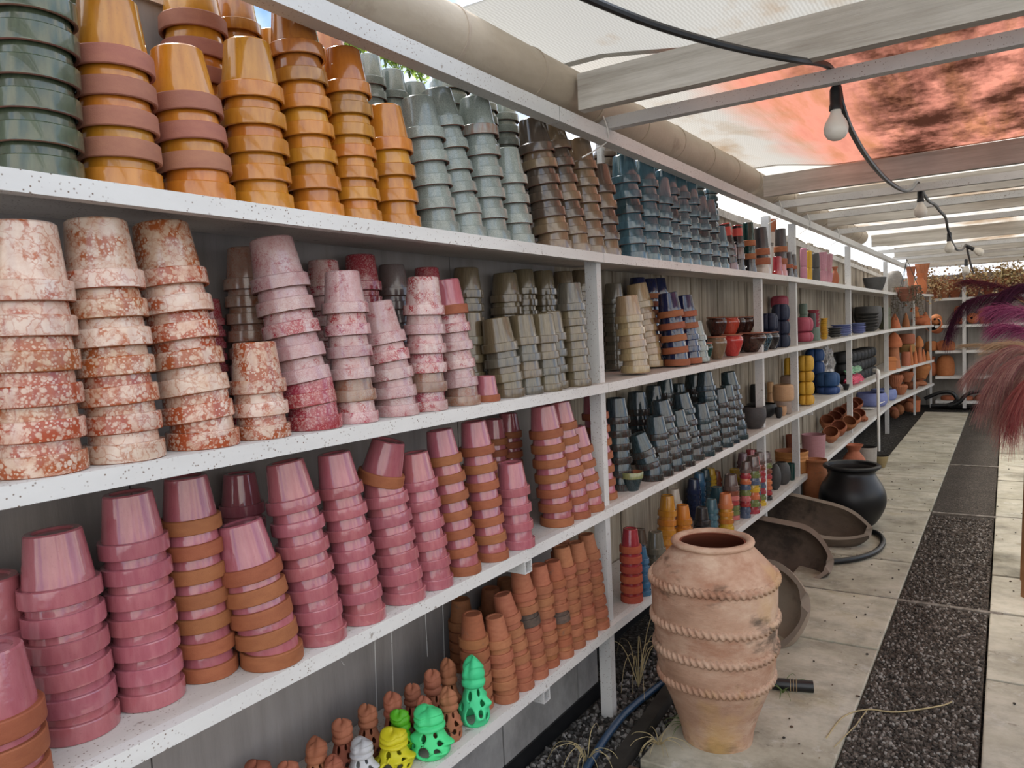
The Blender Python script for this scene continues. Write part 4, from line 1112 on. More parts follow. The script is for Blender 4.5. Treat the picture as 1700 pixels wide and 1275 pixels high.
# ------------------------------------------------------------------ the big amphora in front
def amphora():
    a = Mat('old_amphora_clay')
    c = a.ramp(a.noise(3.0, 7, 0.65, (1, 1, 1.6), False), [(0.25, '93705a'), (0.45, 'b49078'), (0.65, 'cbae96')])
    c = a.mix(a.ramp(a.noise(5.0, 6, 0.7, (0.8, 0.8, 1.6), False), [(0.50, 0.0), (0.64, 0.6)]), c, '96634a')
    c = a.mix(a.ramp(a.noise(2.6, 5, 0.65, (1, 1, 2.2), False), [(0.55, 0.0), (0.63, 0.85)]), c, '564a3e')
    c = a.mix(a.ramp(a.noise(2.0, 4, 0.6, (1.3, 1.3, 1), False), [(0.54, 0.0), (0.66, 0.7)]), c, 'c29c62')
    a.bump(a.noise(30, 8, 0.7, (1, 1, 2.5), False), 0.3, 0.02)
    m = a.fin(c, 0.85, 0, 0.2)
    P = on_z(1192, 1247, 0.0); d = Vector((P.x, P.y, 0)).normalized(); c0 = P + d*0.10
    rt = on_y
    u = m_of(1.0, c0)                                  # metres per photo pixel at its depth
    zt = top_z(c0, 1188, 893)
    t = thing('amphora', 'tall old terracotta amphora with four rope bands standing on a slab', 'amphora', c0)
    R = lambda px: px/2*u*0.985
    k_ = zt/(1247-893)                                 # metres per row
    rows = [(1247, 112, 0), (1225, 122, 0), (1180, 150, 0), (1140, 178, 0), (1105, 191, 0), (1060, 197, 0), (1000, 203, 0), (962, 203, 0), (947, 197, 0), (932, 174, 0), (918, 149, 0), (906, 128, 0), (898, 117, 0)]
    prof = [((R(w)), max(0.0, (1252-y)*k_*0.985)) for y, w, _ in rows]
    prof[0] = (prof[0][0], 0.0)
    P2 = smooth_path([(r, 0, z) for r, z in prof], 5); out = [(v.x, v.z) for v in P2]
    inn = [(r-0.018, z) for r, z in out[::-1] if z > 0.03]
    wob = lambda v: Vector((noise.noise(v*6)*.003, noise.noise(v*6+Vector((9, 0, 0)))*.003, 0))
    b = MB(); b.lathe([(0, 0)] + out + [(q[0], q[1], 1) for q in inn] + [(0, 0.03, 1)], 96, 0, None, None, wob)
    b.build('body', [m, M_inside], t)
    zr = out[-1][1]; rr = R(121)
    b = MB(); vs = []; N = 96; K = 12
    for i in range(N):
        th = 2*PI*i/N
        for j in range(K):
            ph = 2*PI*j/K; v = Vector(((rr+0.0155*math.cos(ph))*math.cos(th), (rr+0.0155*math.cos(ph))*math.sin(th), zr+0.002+0.0125*math.sin(ph)))
            vs.append(v + Vector((0, 0, noise.noise(v*14)*.004)))
    b.add(vs, [(i*K+j, ((i+1) % N)*K+j, ((i+1) % N)*K+(j+1) % K, i*K+(j+1) % K) for i in range(N) for j in range(K)])
    b.build('rim', [m], t)
    def rad_at(z):
        for (r0, z0), (r1, z1) in zip(out, out[1:]):
            if z0 <= z <= z1: return r0+(r1-r0)*(z-z0)/max(1e-6, z1-z0)
        return out[-1][0]
    for yrow in (960, 1028, 1079, 1131):               # mid-height of each rope band on the axis
        z = (1252-yrow-(-2))*k_*0.985; r0 = rad_at(z); b = MB(); vs = []; N = 480; K = 12; q = 58
        for i in range(N):
            th = 2*PI*i/N
            for j in range(K):
                ph = 2*PI*j/K
                tw = math.sin(q*th + 2*ph)                 # twisted strands
                s = 0.0105*(1+0.36*tw)
                v = Vector(((r0+s*math.cos(ph))*math.cos(th), (r0+s*math.cos(ph))*math.sin(th), z + 1.35*s*math.sin(ph) + 0.004*math.sin(th*3)))
                vs.append(v)
        b.add(vs, [(i*K+j, ((i+1) % N)*K+j, ((i+1) % N)*K+(j+1) % K, i*K+(j+1) % K) for i in range(N) for j in range(K)])
        b.build('rope_band', [m], t, angle=80)
amphora()

# ------------------------------------------------------------------ hollow clay chimney houses on the lowest shelf
def clay_house(px, py, pt, w, mat, label, seed, lean=0.0, nose=True):
    r = random.Random(seed); c, R = seat(px, w, 4, py, 'f')
    ht = max(0.09, top_z(c, px+r.uniform(-2, 2), pt)-c.z); t = thing('clay_house', label, 'ornament', c, r.uniform(0, 6), 'clay houses with folded hats on the lowest shelf')
    face = math.atan2(-c.y, -c.x) - t.rotation_euler.z
    hb = 0.64*ht
    prof = [(R*.86, 0), (R*.98, .10*hb), (R, .26*hb), (R*.90, .45*hb), (R*.78, .65*hb), (R*.64, .84*hb), (R*.56, .96*hb), (R*.57, hb)]
    Pq = [(v.x, v.z) for v in smooth_path([(a_, 0, z_) for a_, z_ in prof], 4)]
    bumps = [(r.uniform(0, 6.28), r.uniform(.25, .7)*hb, r.uniform(.12, .30)) for _ in range(5)]
    bumps.append((face+1.0+r.uniform(-.2, .2), .52*hb, 0.42 if nose else .1))
    def wob(v):
        a_ = math.atan2(v.y, v.x); o = Vector((0, 0, 0)); rad = Vector((v.x, v.y, 0))
        for ba, bz, bs in bumps:
            d = abs((a_-ba+PI) % (2*PI)-PI); g = math.exp(-(d/.34)**2-((v.z-bz)/(.10*hb))**2); o += rad*bs*g
        return o + Vector((noise.noise(v*30+Vector((seed, 0, 0))), noise.noise(v*30+Vector((0, seed, 0))), 0))*R*.03
    # arched doorway and little oval windows, cut through a thin wall
    q0 = r.uniform(-.12, .12)
    holes = [(face-.45+q0, 0.27, .34, .22), (face+.30+q0, .34, .19, .085), (face+.86+q0, .22, .19, .09), (face+.55+q0, .56, .17, .09), (face-.50+q0, .74, .22, .12), (face+.40+q0, .81, .18, .09), (face-1.2, .45, .19, .09)]
    N, K = 96, 56; zz = [hb*i_/K for i_ in range(K+1)]
    def rad(z):
        for (r0, z0), (r1, z1) in zip(Pq, Pq[1:]):
            if z0 <= z <= z1+1e-6: return r0+(r1-r0)*(z-z0)/max(1e-6, z1-z0)
        return Pq[-1][0]
    def q_(a_, z, h): return math.hypot(((a_-h[0]+PI) % (2*PI)-PI)/h[2], (z/hb-h[1])/h[3])
    par = [(2*PI*k/N, z) for z in zz for k in range(N)]; fs = []; dead = set()
    for n_, (a_, z) in enumerate(par):
        if any(q_(a_, z, h) < 1.0 for h in holes): dead.add(n_)
    for i_ in range(K):
        for k in range(N):
            f = (i_*N+k, i_*N+(k+1) % N, (i_+1)*N+(k+1) % N, (i_+1)*N+k)
            if not any(v in dead for v in f): fs.append(f)
    used = {}
    for f in fs:
        for v in f: used[v] = used.get(v, 0)+1
    vs = []; ix = {}
    for v in sorted(used):
        a_, z = par[v]
        if used[v] < 4 and 0 < v//N < K:
            for h in holes:
                d_ = q_(a_, z, h)
                if d_ < 1.55: a_ = h[0]+((a_-h[0]+PI) % (2*PI)-PI)/d_; z = hb*max(0, h[1]+(z/hb-h[1])/d_); break
        p_ = Vector((rad(z)*math.cos(a_), rad(z)*math.sin(a_), z)); ix[v] = len(vs); vs.append(p_+wob(p_))
    me = mesh_of('body', vs, [tuple(ix[v] for v in f) for f in fs], [mat], None, True, 70)
    body = link('body', me, t); sd = body.modifiers.new('wall', 'SOLIDIFY'); sd.thickness = R*.13; sd.offset = -1
    # folded hat: a soft dome with a pinched crease
    b = MB(); vs = []; fs = []; N, K = 28, 10; rc = R*.80; hc = ht-hb+.012*ht; ca = face+r.uniform(-.6, .6)
    cp = [(.78, -.10), (.98, -.02), (1.0, .14), (.86, .24), (.95, .34), (.97, .50), (.86, .66), (.90, .74), (.66, .90), (.34, .98), (0, 1)]
    def wob2(v):
        a_ = math.atan2(v.y, v.x)-ca; h = v.z/hc
        crease = math.exp(-((a_+PI) % (2*PI)-PI)**2/.06)*max(0, h)*.42
        return Vector((-v.x*crease + lean*rc*h*.5, -v.y*crease, .13*hc*math.sin(2*a_)*max(h, 0))) + Vector((noise.noise(v*40), noise.noise(v*40+Vector((5, 5, seed))), 0))*R*.06
    b.lathe([(0, -.06*hc)] + [(v.x*rc, v.z*hc) for v in smooth_path([(x, 0, z) for x, z in cp], 3)[:-1]] + [(0, hc)], N, 0, None, None, wob2)
    b.build('hat', [mat], t, (0, 0, hb-.004), angle=70)
_ht = bare('house_terracotta', '915640', 'a2684c', 0.1, 0.75)
_tq = matte('turquoise_paint', '3fbf7c', '4dcf8a', 0.05, 0.5); _yw = matte('yellow_paint', 'b8b01a', 'c9c22a', 0.03, 0.45); _gn = matte('green_paint', '4f9a1c', '62ad26', 0.03, 0.45); _sv = matte('silver_paint', 'a8a8aa', 'bcbcbe', 0.03, 0.35)
for args in ((789, 1229, 1094, 50, _tq, 'tall turquoise clay house with arched doorway, rightmost of the clay houses', 1, -.4),
             (716, 1272, 1176, 66, _tq, 'squat turquoise clay house between yellow and plain ones', 2, -.6),
             (656, 1290, 1209, 60, _yw, 'yellow clay house in the front row', 3, 0),
             (603, 1305, 1226, 50, _sv, 'silver painted clay house at the front', 4, .1),
             (668, 1262, 1178, 42, _gn, 'green clay house behind the yellow and turquoise ones', 5, .3),
             (748, 1236, 1142, 40, _ht, 'terracotta clay house just left of the tall turquoise one', 6, .1),
             (748, 1195, 1095, 36, _ht, 'rear terracotta clay house nearest the plain pot stacks', 7, 0),
             (722, 1212, 1113, 38, _ht, 'second rear terracotta clay house from the pot stacks', 8, 0),
             (688, 1222, 1136, 36, _ht, 'third rear terracotta clay house from the pot stacks', 9, 0),
             (708, 1245, 1157, 36, _ht, 'terracotta clay house behind the squat turquoise one', 10, .2),
             (656, 1250, 1150, 40, _ht, 'terracotta clay house with hat rising behind the green one', 11, 0),
             (614, 1262, 1170, 42, _ht, 'terracotta clay house behind the yellow and silver ones', 12, 0),
             (572, 1290, 1194, 44, _ht, 'terracotta clay house left of the silver one, rear', 13, 0),
             (528, 1325, 1226, 46, _ht, 'leftmost tall terracotta clay house with drooping hat', 14, -.3),
             (556, 1330, 1254, 40, _ht, 'low terracotta clay house half hidden at lower picture edge', 15, .3),
             (432, 1360, 1263, 60, _ht, 'terracotta clay house barely showing at the picture bottom left', 16, 0),
             (482, 1350, 1264, 46, _ht, 'second barely showing terracotta clay house at picture bottom', 17, 0)):
    clay_house(*args)

# ------------------------------------------------------------------ troughs, hoses, pipe stub, timber
M_trough = bare('sooty_trough_clay', '4c4139', '6a5b4e', 0.05, 0.8, ('2c2622', 0.5), 4)
M_trough2 = bare('pale_trough_clay', '8a7a6a', '9d8c7b', 0.03, 0.8, ('5b4f44', 0.55), 4)
M_worn = bare('worn_clay_edge', '75685c', '8a7c6e', 0.03, 0.85)
def trough(label, tip, rot, L, W, D, mat):
    """a thick boat-shaped trough with a broad rim; its blunt end is at +x, the other end is hidden under the shelf"""
    b = MB(); vs = []; fs = []; rimf = []; N, K = 26, 20; th = 0.028
    def sec(u, inner):
        q = max(0.0, (u-.62)/.38); w = W/2*(1-.80*q**2.2)*(1-.10*(1-u)); d = D*math.sqrt(max(0.02, 1-max(0.0, (u-.45)/.56)**2.4)); out = []
        if inner: w -= th*1.25; d = max(.004, d-th)
        for j in range(K+1):
            a_ = PI*j/K; x, z = -math.cos(a_), -math.sin(a_)
            out.append((math.copysign(abs(x)**.80, x)*w, -abs(z)**.85*d))
        return out
    for i in range(N+1):
        u = i/N; x = L*(u-1); o, n_ = sec(u, False), sec(u, True)
        xi = min(x, -th*1.2)
        for y, z in o: v = Vector((x, y, z)); vs.append(v + Vector((0, 0, noise.noise(v*5)*.008)))
        for y, z in n_[::-1]: v = Vector((xi, y, z)); vs.append(v + Vector((0, 0, noise.noise(v*5)*.008)))
    M_ = 2*(K+1)
    for i in range(N):
        for j in range(M_):
            k2 = (j+1) % M_; fs.append((i*M_+j, i*M_+k2, (i+1)*M_+k2, (i+1)*M_+j)); rimf.append(1 if j in (K, M_-1) else 0)
    for i in (0, N):
        for j in range(K):
            f = (i*M_+j, i*M_+j+1, i*M_+M_-2-j, i*M_+M_-1-j); fs.append(f if i else f[::-1]); rimf.append(1 if i else 0)
    o = sec(0, False); n0 = len(vs); vs += [Vector((-L+.012, y, z)) for y, z in o]; fs.append(tuple(range(n0, n0+len(o))))
    b.add(vs, fs); b.m = rimf + [0]*(len(fs)-len(rimf))
    ob = b.build('clay_trough', [mat, M_worn], None, tip, rot, True, 60)
    tag(ob, label, 'trough', 'clay troughs lying under the shelves')
R_ = math.radians
trough('farthest clay trough lying level in front of the black urn', on_y(1446, 882, 5.42), Euler((R_(24), R_(9), R_(-4))), 0.86, 0.42, 0.20, M_trough)
trough('middle dark clay trough tipped on its side behind the amphora', on_y(1380, 938, 4.66), Euler((R_(50), R_(5), R_(-8)), 'XYZ'), 0.72, 0.46, 0.20, M_trough)
trough('nearest pale clay trough standing on its side by the amphora', on_y(1340, 1000, 3.62), Euler((R_(62), R_(-14), R_(-6)), 'XYZ'), 0.56, 0.46, 0.18, M_trough2)
def hose(label, pts, r, mat=None, cat='hose', seg=10):
    o = MB().tube(smooth_path(pts, 8), r, seg).build('garden_hose', [mat or M_black]); return tag(o, label, cat)
hz = 0.018
hose('black hose curling on the slabs before the black urn', [on_z(*p, hz) for p in ((1290, 905), (1345, 930), (1405, 930), (1450, 918), (1466, 900), (1455, 885), (1425, 880))], 0.018)
M_hoseb = Mat('blue_black_hose').fin('25405c', 0.3)
hose('blue-black hose running through the ballast under the shelf', [on_z(*p, -0.008) for p in ((955, 1310), (978, 1268), (1015, 1212), (1048, 1175), (1104, 1132), (1150, 1108))], 0.015, M_hoseb)
hose('thin black pipe bundle end at the amphora foot', [on_z(*p, 0.022) for p in ((1270, 1133), (1310, 1137), (1350, 1140))], 0.024, M_black, 'pipe', 14)
twn = MB(); q0, q1 = on_z(1312, 1137, .022), on_z(1322, 1138, .022)
for i in range(3):
    ce = q0.lerp(q1, i/2); ax = (q1-q0).normalized(); s_ = ax.cross(Vector((0, 0, 1)))
    twn.tube([ce + (s_*math.cos(a_*PI/8)+Vector((0, 0, 1))*math.sin(a_*PI/8))*.0255 for a_ in range(17)], 0.0018, 5)
tag(twn.build('twine', [bare('jute', '8d7a5c', '9c8a6a', 0)]), 'twine wound round the black pipe end', 'twine')
b = MB(); p, q = on_z(985, 1330, -0.01), on_z(1125, 1130, -0.01); b.bar(p, q, 0.05, 0.05)
struct(b.build('trim_edging', [weathered('black_edging', '3a3530', '28241f', '181512', (3, 3, 3))], smooth=False))
M_soil = bare('soil', '4a3a2e', '5d4a3a', 0, 0.95)
b = MB(); b.box((-1.12, 1.2, -0.06), (-0.49, 2.345, -0.015)); struct(b.build('floor_soil', [M_soil], smooth=False))

# ------------------------------------------------------------------ white pipe stand, drain pipes on the roof edge
M_pvc = Mat('white_pvc').fin('d8d5cf', 0.35)
P = on_z(1459, 749, 0.0); zt = on_y(1457, 618, P.y).z
t = thing('pipe_stand', 'white plastic water pipe with elbow standing before the shelves', 'pipe', (P.x, P.y, 0))
MB().tube([(0, 0, 0), (0, 0, zt-.03)], 0.016, 14).build('riser', [M_pvc], t)
MB().tube(smooth_path([(0, 0, zt-.06), (0, 0, zt-.01), (-.012, .03, zt+.015), (-.05, .09, zt+.018)], 5), 0.023, 14).build('elbow', [M_pvc], t)
MB().tube([(0, 0, zt*.60), (.02, .35, zt*.59)], 0.006, 8).build('cable_tie', [M_pvc], t)
M_drain = bare('dusty_drain_pipe', 'a89a88', 'b8ab99', 0.03, 0.6, ('8a7a68', 0.6))
def drain(y0, y1, z0, z1, label, r=0.082):
    x = XF-0.05; p, q = Vector((x, y0, z0)), Vector((x, y1, z1)); t = thing('drain_pipe', label, 'pipe', p)
    d = q-p; MB().tube([(0, 0, 0), d], r, 32).build('pipe', [M_drain], t)
    n_ = max(2, int(d.length/0.42))
    for i in range(1, n_):
        c_ = d*(i/n_); u_ = d.normalized()*.006
        MB().tube([c_-u_, c_+u_], r+.003, 32).build('joint_ring', [M_drain], t)
drain(0.5, 4.79, ZR+0.097, ZR+0.112, 'near pale drain pipe along the roof edge, over ochre and teal pots', 0.084)
drain(4.86, 9.1, ZR+0.112, ZR+0.112, 'far drain pipe along the roof edge beyond the second rafter', 0.08)

# ------------------------------------------------------------------ string of light bulbs
def string_light():
    path = [on_y(x, y, Y) for x, y, Y in ((930, -22, 1.55), (1060, 32, 1.80), (1160, 64, 2.0), (1250, 86, 2.2), (1325, 100, 2.345), (1366, 106, 2.62), (1382, 118, 2.73), (1392, 146, 2.755), (1398, 176, 2.77), (1414, 218, 2.95), (1440, 262, 3.4), (1470, 297, 4.0), (1497, 315, 4.6), (1512, 314, 5.0), (1522, 302, 5.33), (1528, 312, 5.44), (1540, 332, 5.7), (1552, 340, 6.0), (1560, 350, 6.4), (1570, 362, 6.9), (1573, 378, 7.40), (1578, 396, 7.5), (1588, 414, 8.0), (1598, 414, 8.5), (1604, 406, 8.8), (1607, 420, 9.3), (1612, 440, 10.2), (1616, 452, 11.0))]
    t = thing('string_light', 'black cable of white bulbs looped along under the roof', 'string lights', path[0])
    base = path[0]
    MB().tube([p-base for p in smooth_path(path, 6)], 0.0105, 8).build('cable', [M_black], t)
    mb = Mat('frosted_bulb'); mb.p.inputs['Subsurface Weight'].default_value = 0.3; mb.p.inputs['Subsurface Radius'].default_value = (.02, .02, .02); M_bulb = mb.fin('d6d0c4', 0.3)
    for x, y, Y, lean in ((1387, 150, 2.73, (0, 0)), (1528, 318, 5.40, (0, 0)), (1576, 388, 7.48, (0, 0)), (1606, 409, 8.85, (.5, .1)), (1604, 432, 10.3, (0, 0))):
        p = on_y(x, y, Y); ax = Euler((lean[0], -lean[1], 0))
        if lean[0]: ax = Euler((0.2, -1.0, 0))
        s = MB().lathe([(0, .012), (.014, .012), (.0185, 0), (.0185, -.045), (.021, -.05), (.021, -.064), (0, -.064)], 20).build('bulb_socket', [M_black], t, p-base, ax)
        bp = [(.016, -.062), (.018, -.075), (.026, -.09), (.034, -.104), (.0385, -.122), (.036, -.140), (.027, -.154), (.014, -.161), (0, -.163)]
        MB().lathe([(0, -.062)]+bp, 28).build('bulb', [M_bulb], s, (0, 0, 0))
string_light()
# zip ties where the tubes are strapped to the rail
for y in (2.70, 5.36, 6.22, 7.45):
    z = ZR+.02; x = XF+.0; b = MB()
    b.tube(smooth_path([(x+.01, y-.03, z+.03), (x+.03, y-.034, z-.03), (x+.02, y-.02, z-.065), (x-.01, y-.06, z-.10), (x-.05, y-.10, z-.13)], 5), 0.0028, 6)
    tag(b.build('cable_tie', [M_pvc]), 'white cable tie with loose tail at the %s tube end on the rail' % {2.70: 'nearest', 5.36: 'second', 6.22: 'third', 7.45: 'fourth'}[y], 'cable tie')

# ------------------------------------------------------------------ pampas plumes in a wooden stand at the right
def strand_mesh(name, strands, mats, w):
    vs, fs, ms = [], [], []
    for pts, mi, ww in strands:
        n0 = len(vs); K = len(pts)
        for i, p in enumerate(pts):
            tt = (pts[min(i+1, K-1)]-pts[max(i-1, 0)]); s_ = tt.cross(Vector((0.3, 0.2, 1)))
            s_ = s_.normalized() if s_.length > 1e-6 else Vector((1, 0, 0)); u_ = tt.cross(s_).normalized()
            r = ww*(1-0.8*i/(K-1))
            vs += [p+s_*r, p-s_*r*.5+u_*r*.87, p-s_*r*.5-u_*r*.87]
        for i in range(K-1):
            for j in range(3):
                l = (j+1) % 3; fs.append((n0+i*3+j, n0+i*3+l, n0+i*3+3+l, n0+i*3+3+j)); ms.append(mi)
    return mesh_of(name, vs, fs, mats, ms, True, 180)
def plume(label, base, tip_pts, cols, n, width, seed, droop=0.10):
    """a stem that arcs through tip_pts and feathers hanging from its last stretch"""
    r = random.Random(seed); ms = [bare('plume_%s' % c, c, c, 0.0, 0.7) for c in cols]
    path = smooth_path([base]+tip_pts, 10); t = thing('pampas_plume', label, 'dried grass', base, 0, 'dyed pampas plumes at the right')
    MB().tube([p-base for p in path], [0.005-0.004*i/len(path) for i in range(len(path))], 6).build('stem', [bare('plume_stem', '8a6a4a', '9c7c58', 0)], t)
    st = []; n0 = int(len(path)*0.38)
    for _ in range(n):
        i = r.uniform(n0, len(path)-1.01); k0 = int(i); p = path[k0].lerp(path[k0+1], i-k0)
        f = (i-n0)/(len(path)-n0); tan_ = (path[min(k0+2, len(path)-1)]-path[max(0, k0-1)]).normalized()
        wv = .78*width*math.sin(PI*min(1, .15+.80*f))**.7
        side = Vector((r.gauss(0, 1), r.gauss(0, 1), r.gauss(0, 1))); side = (side - tan_*side.dot(tan_)).normalized()
        L = r.uniform(.5, 1.0)*(0.085+wv*.85)
        d = (tan_*r.uniform(.8, 1.3)+side*r.uniform(.15, .8)*wv/.07).normalized()
        pts = [p-base]
        for s_ in range(1, 5):
            u_ = s_/4; pts.append(p-base + d*L*u_ + Vector((0, 0, -droop*u_*u_*L/.12)) + Vector((r.gauss(0, .002), r.gauss(0, .002), r.gauss(0, .002))))
        st.append((pts, r.randrange(len(ms)), r.uniform(.0006, .0011)))
    link('feathers', strand_mesh('feathers', st, ms, 1), t)
YP = 4.9
def PP(x, y, dy=0.0): return on_y(x, y, YP+dy)
b0 = PP(1772, 700)
PURP = ('4a2038', '60294a', '341428'); MAG = ('8a3466', 'a84c7c', '6c2452', 'c87aa2'); BEI = ('c4a888', 'd6bc9c', 'b29272'); MAU = ('a8706e', 'c09084', '8a545a', 'd4b09e'); RED = ('a04c4a', 'b46058', '8c3c40', 'c08478')
plume('dark purple plume drooping farthest left over the back shelf', b0, [PP(1740, 540), PP(1690, 497), PP(1650, 488), PP(1602, 503), PP(1580, 535)], PURP, 900, .075, 1, .12)
plume('maroon plume sweeping up to the upper left', b0, [PP(1735, 560, .1), PP(1690, 490, .1), PP(1645, 472, .1), PP(1610, 466, .1)], ('5a2430', '7a3a40', '42182a'), 600, .07, 2, .05)
plume('deep purple plume arching at the top right', b0, [PP(1745, 520, -.1), PP(1712, 478, -.1), PP(1680, 480, -.1), PP(1655, 500, -.1)], PURP, 900, .10, 3, .10)
plume('bright magenta plume at the right edge', b0, [PP(1750, 560, -.15), PP(1715, 525, -.15), PP(1685, 515, -.15), PP(1655, 512, -.15)], MAG+('b86a98',), 1100, .11, 4, .06)
plume('violet plume below the magenta one', b0, [PP(1750, 590, -.2), PP(1720, 560, -.2), PP(1690, 545, -.2), PP(1665, 540, -.2)], MAG, 900, .10, 5, .08)
plume('beige undyed plume in the middle right', b0, [PP(1750, 620, -.25), PP(1725, 588, -.25), PP(1690, 572, -.25), PP(1655, 572, -.25)], BEI, 800, .075, 6, .05)
plume('pale plume lying flat toward the back shelves', b0, [PP(1740, 620, .2), PP(1700, 585, .2), PP(1650, 574, .2), PP(1612, 573, .2)], BEI, 420, .045, 7, .02)
plume('mauve plume with pale tip reaching to the lower left', b0, [PP(1740, 610, -.3), PP(1700, 578, -.3), PP(1655, 590, -.3), PP(1618, 612, -.3)], MAU+('c4a898',), 1100, .10, 8, .08)
plume('dusty rose plume hanging under the mauve one', b0, [PP(1750, 630, -.35), PP(1710, 595, -.35), PP(1670, 612, -.35), PP(1640, 648, -.35)], MAU+('b48a80',), 1200, .12, 9, .12)
plume('dusty rose plume hanging nearest the path', b0, [PP(1755, 640, -.3), PP(1720, 600, -.3), PP(1685, 625, -.3), PP(1664, 668, -.3)], MAU, 1100, .11, 10, .14)
plume('brick red plume hanging lowest at the right edge', b0, [PP(1760, 660, -.45), PP(1735, 625, -.45), PP(1703, 640, -.45), PP(1682, 685, -.45)], RED+('a86a5c',), 1200, .12, 11, .14)
plume('rust red plume behind the lowest one', b0, [PP(1765, 650, -.2), PP(1745, 610, -.2), PP(1715, 620, -.2), PP(1690, 680, -.2)], RED, 900, .11, 12, .12)
M_stick = bare('wooden_stand', '7a5638', '8f6a48', 0, 0.65)
P = on_y(1699, 860, 6.0); Pz = on_z(1699, 862, 0)
tz = thing('plant_stand', 'wooden stand at the right edge holding the pampas plumes', 'stand', (b0.x, b0.y, 0))
for sx, sy in ((-.16, -.12), (.16, -.12), (-.16, .14), (.16, .14)):
    MB().bar((sx*1.15, sy*1.15, 0), (sx, sy, b0.z-.12), .03, .03).build('leg', [M_stick], tz, smooth=False)
MB().lathe([(0, b0.z-.30), (.13, b0.z-.30), (.17, b0.z-.02), (.155, b0.z-.02), (.12, b0.z-.28), (0, b0.z-.28)], 32).build('basket', [M_stick], tz)
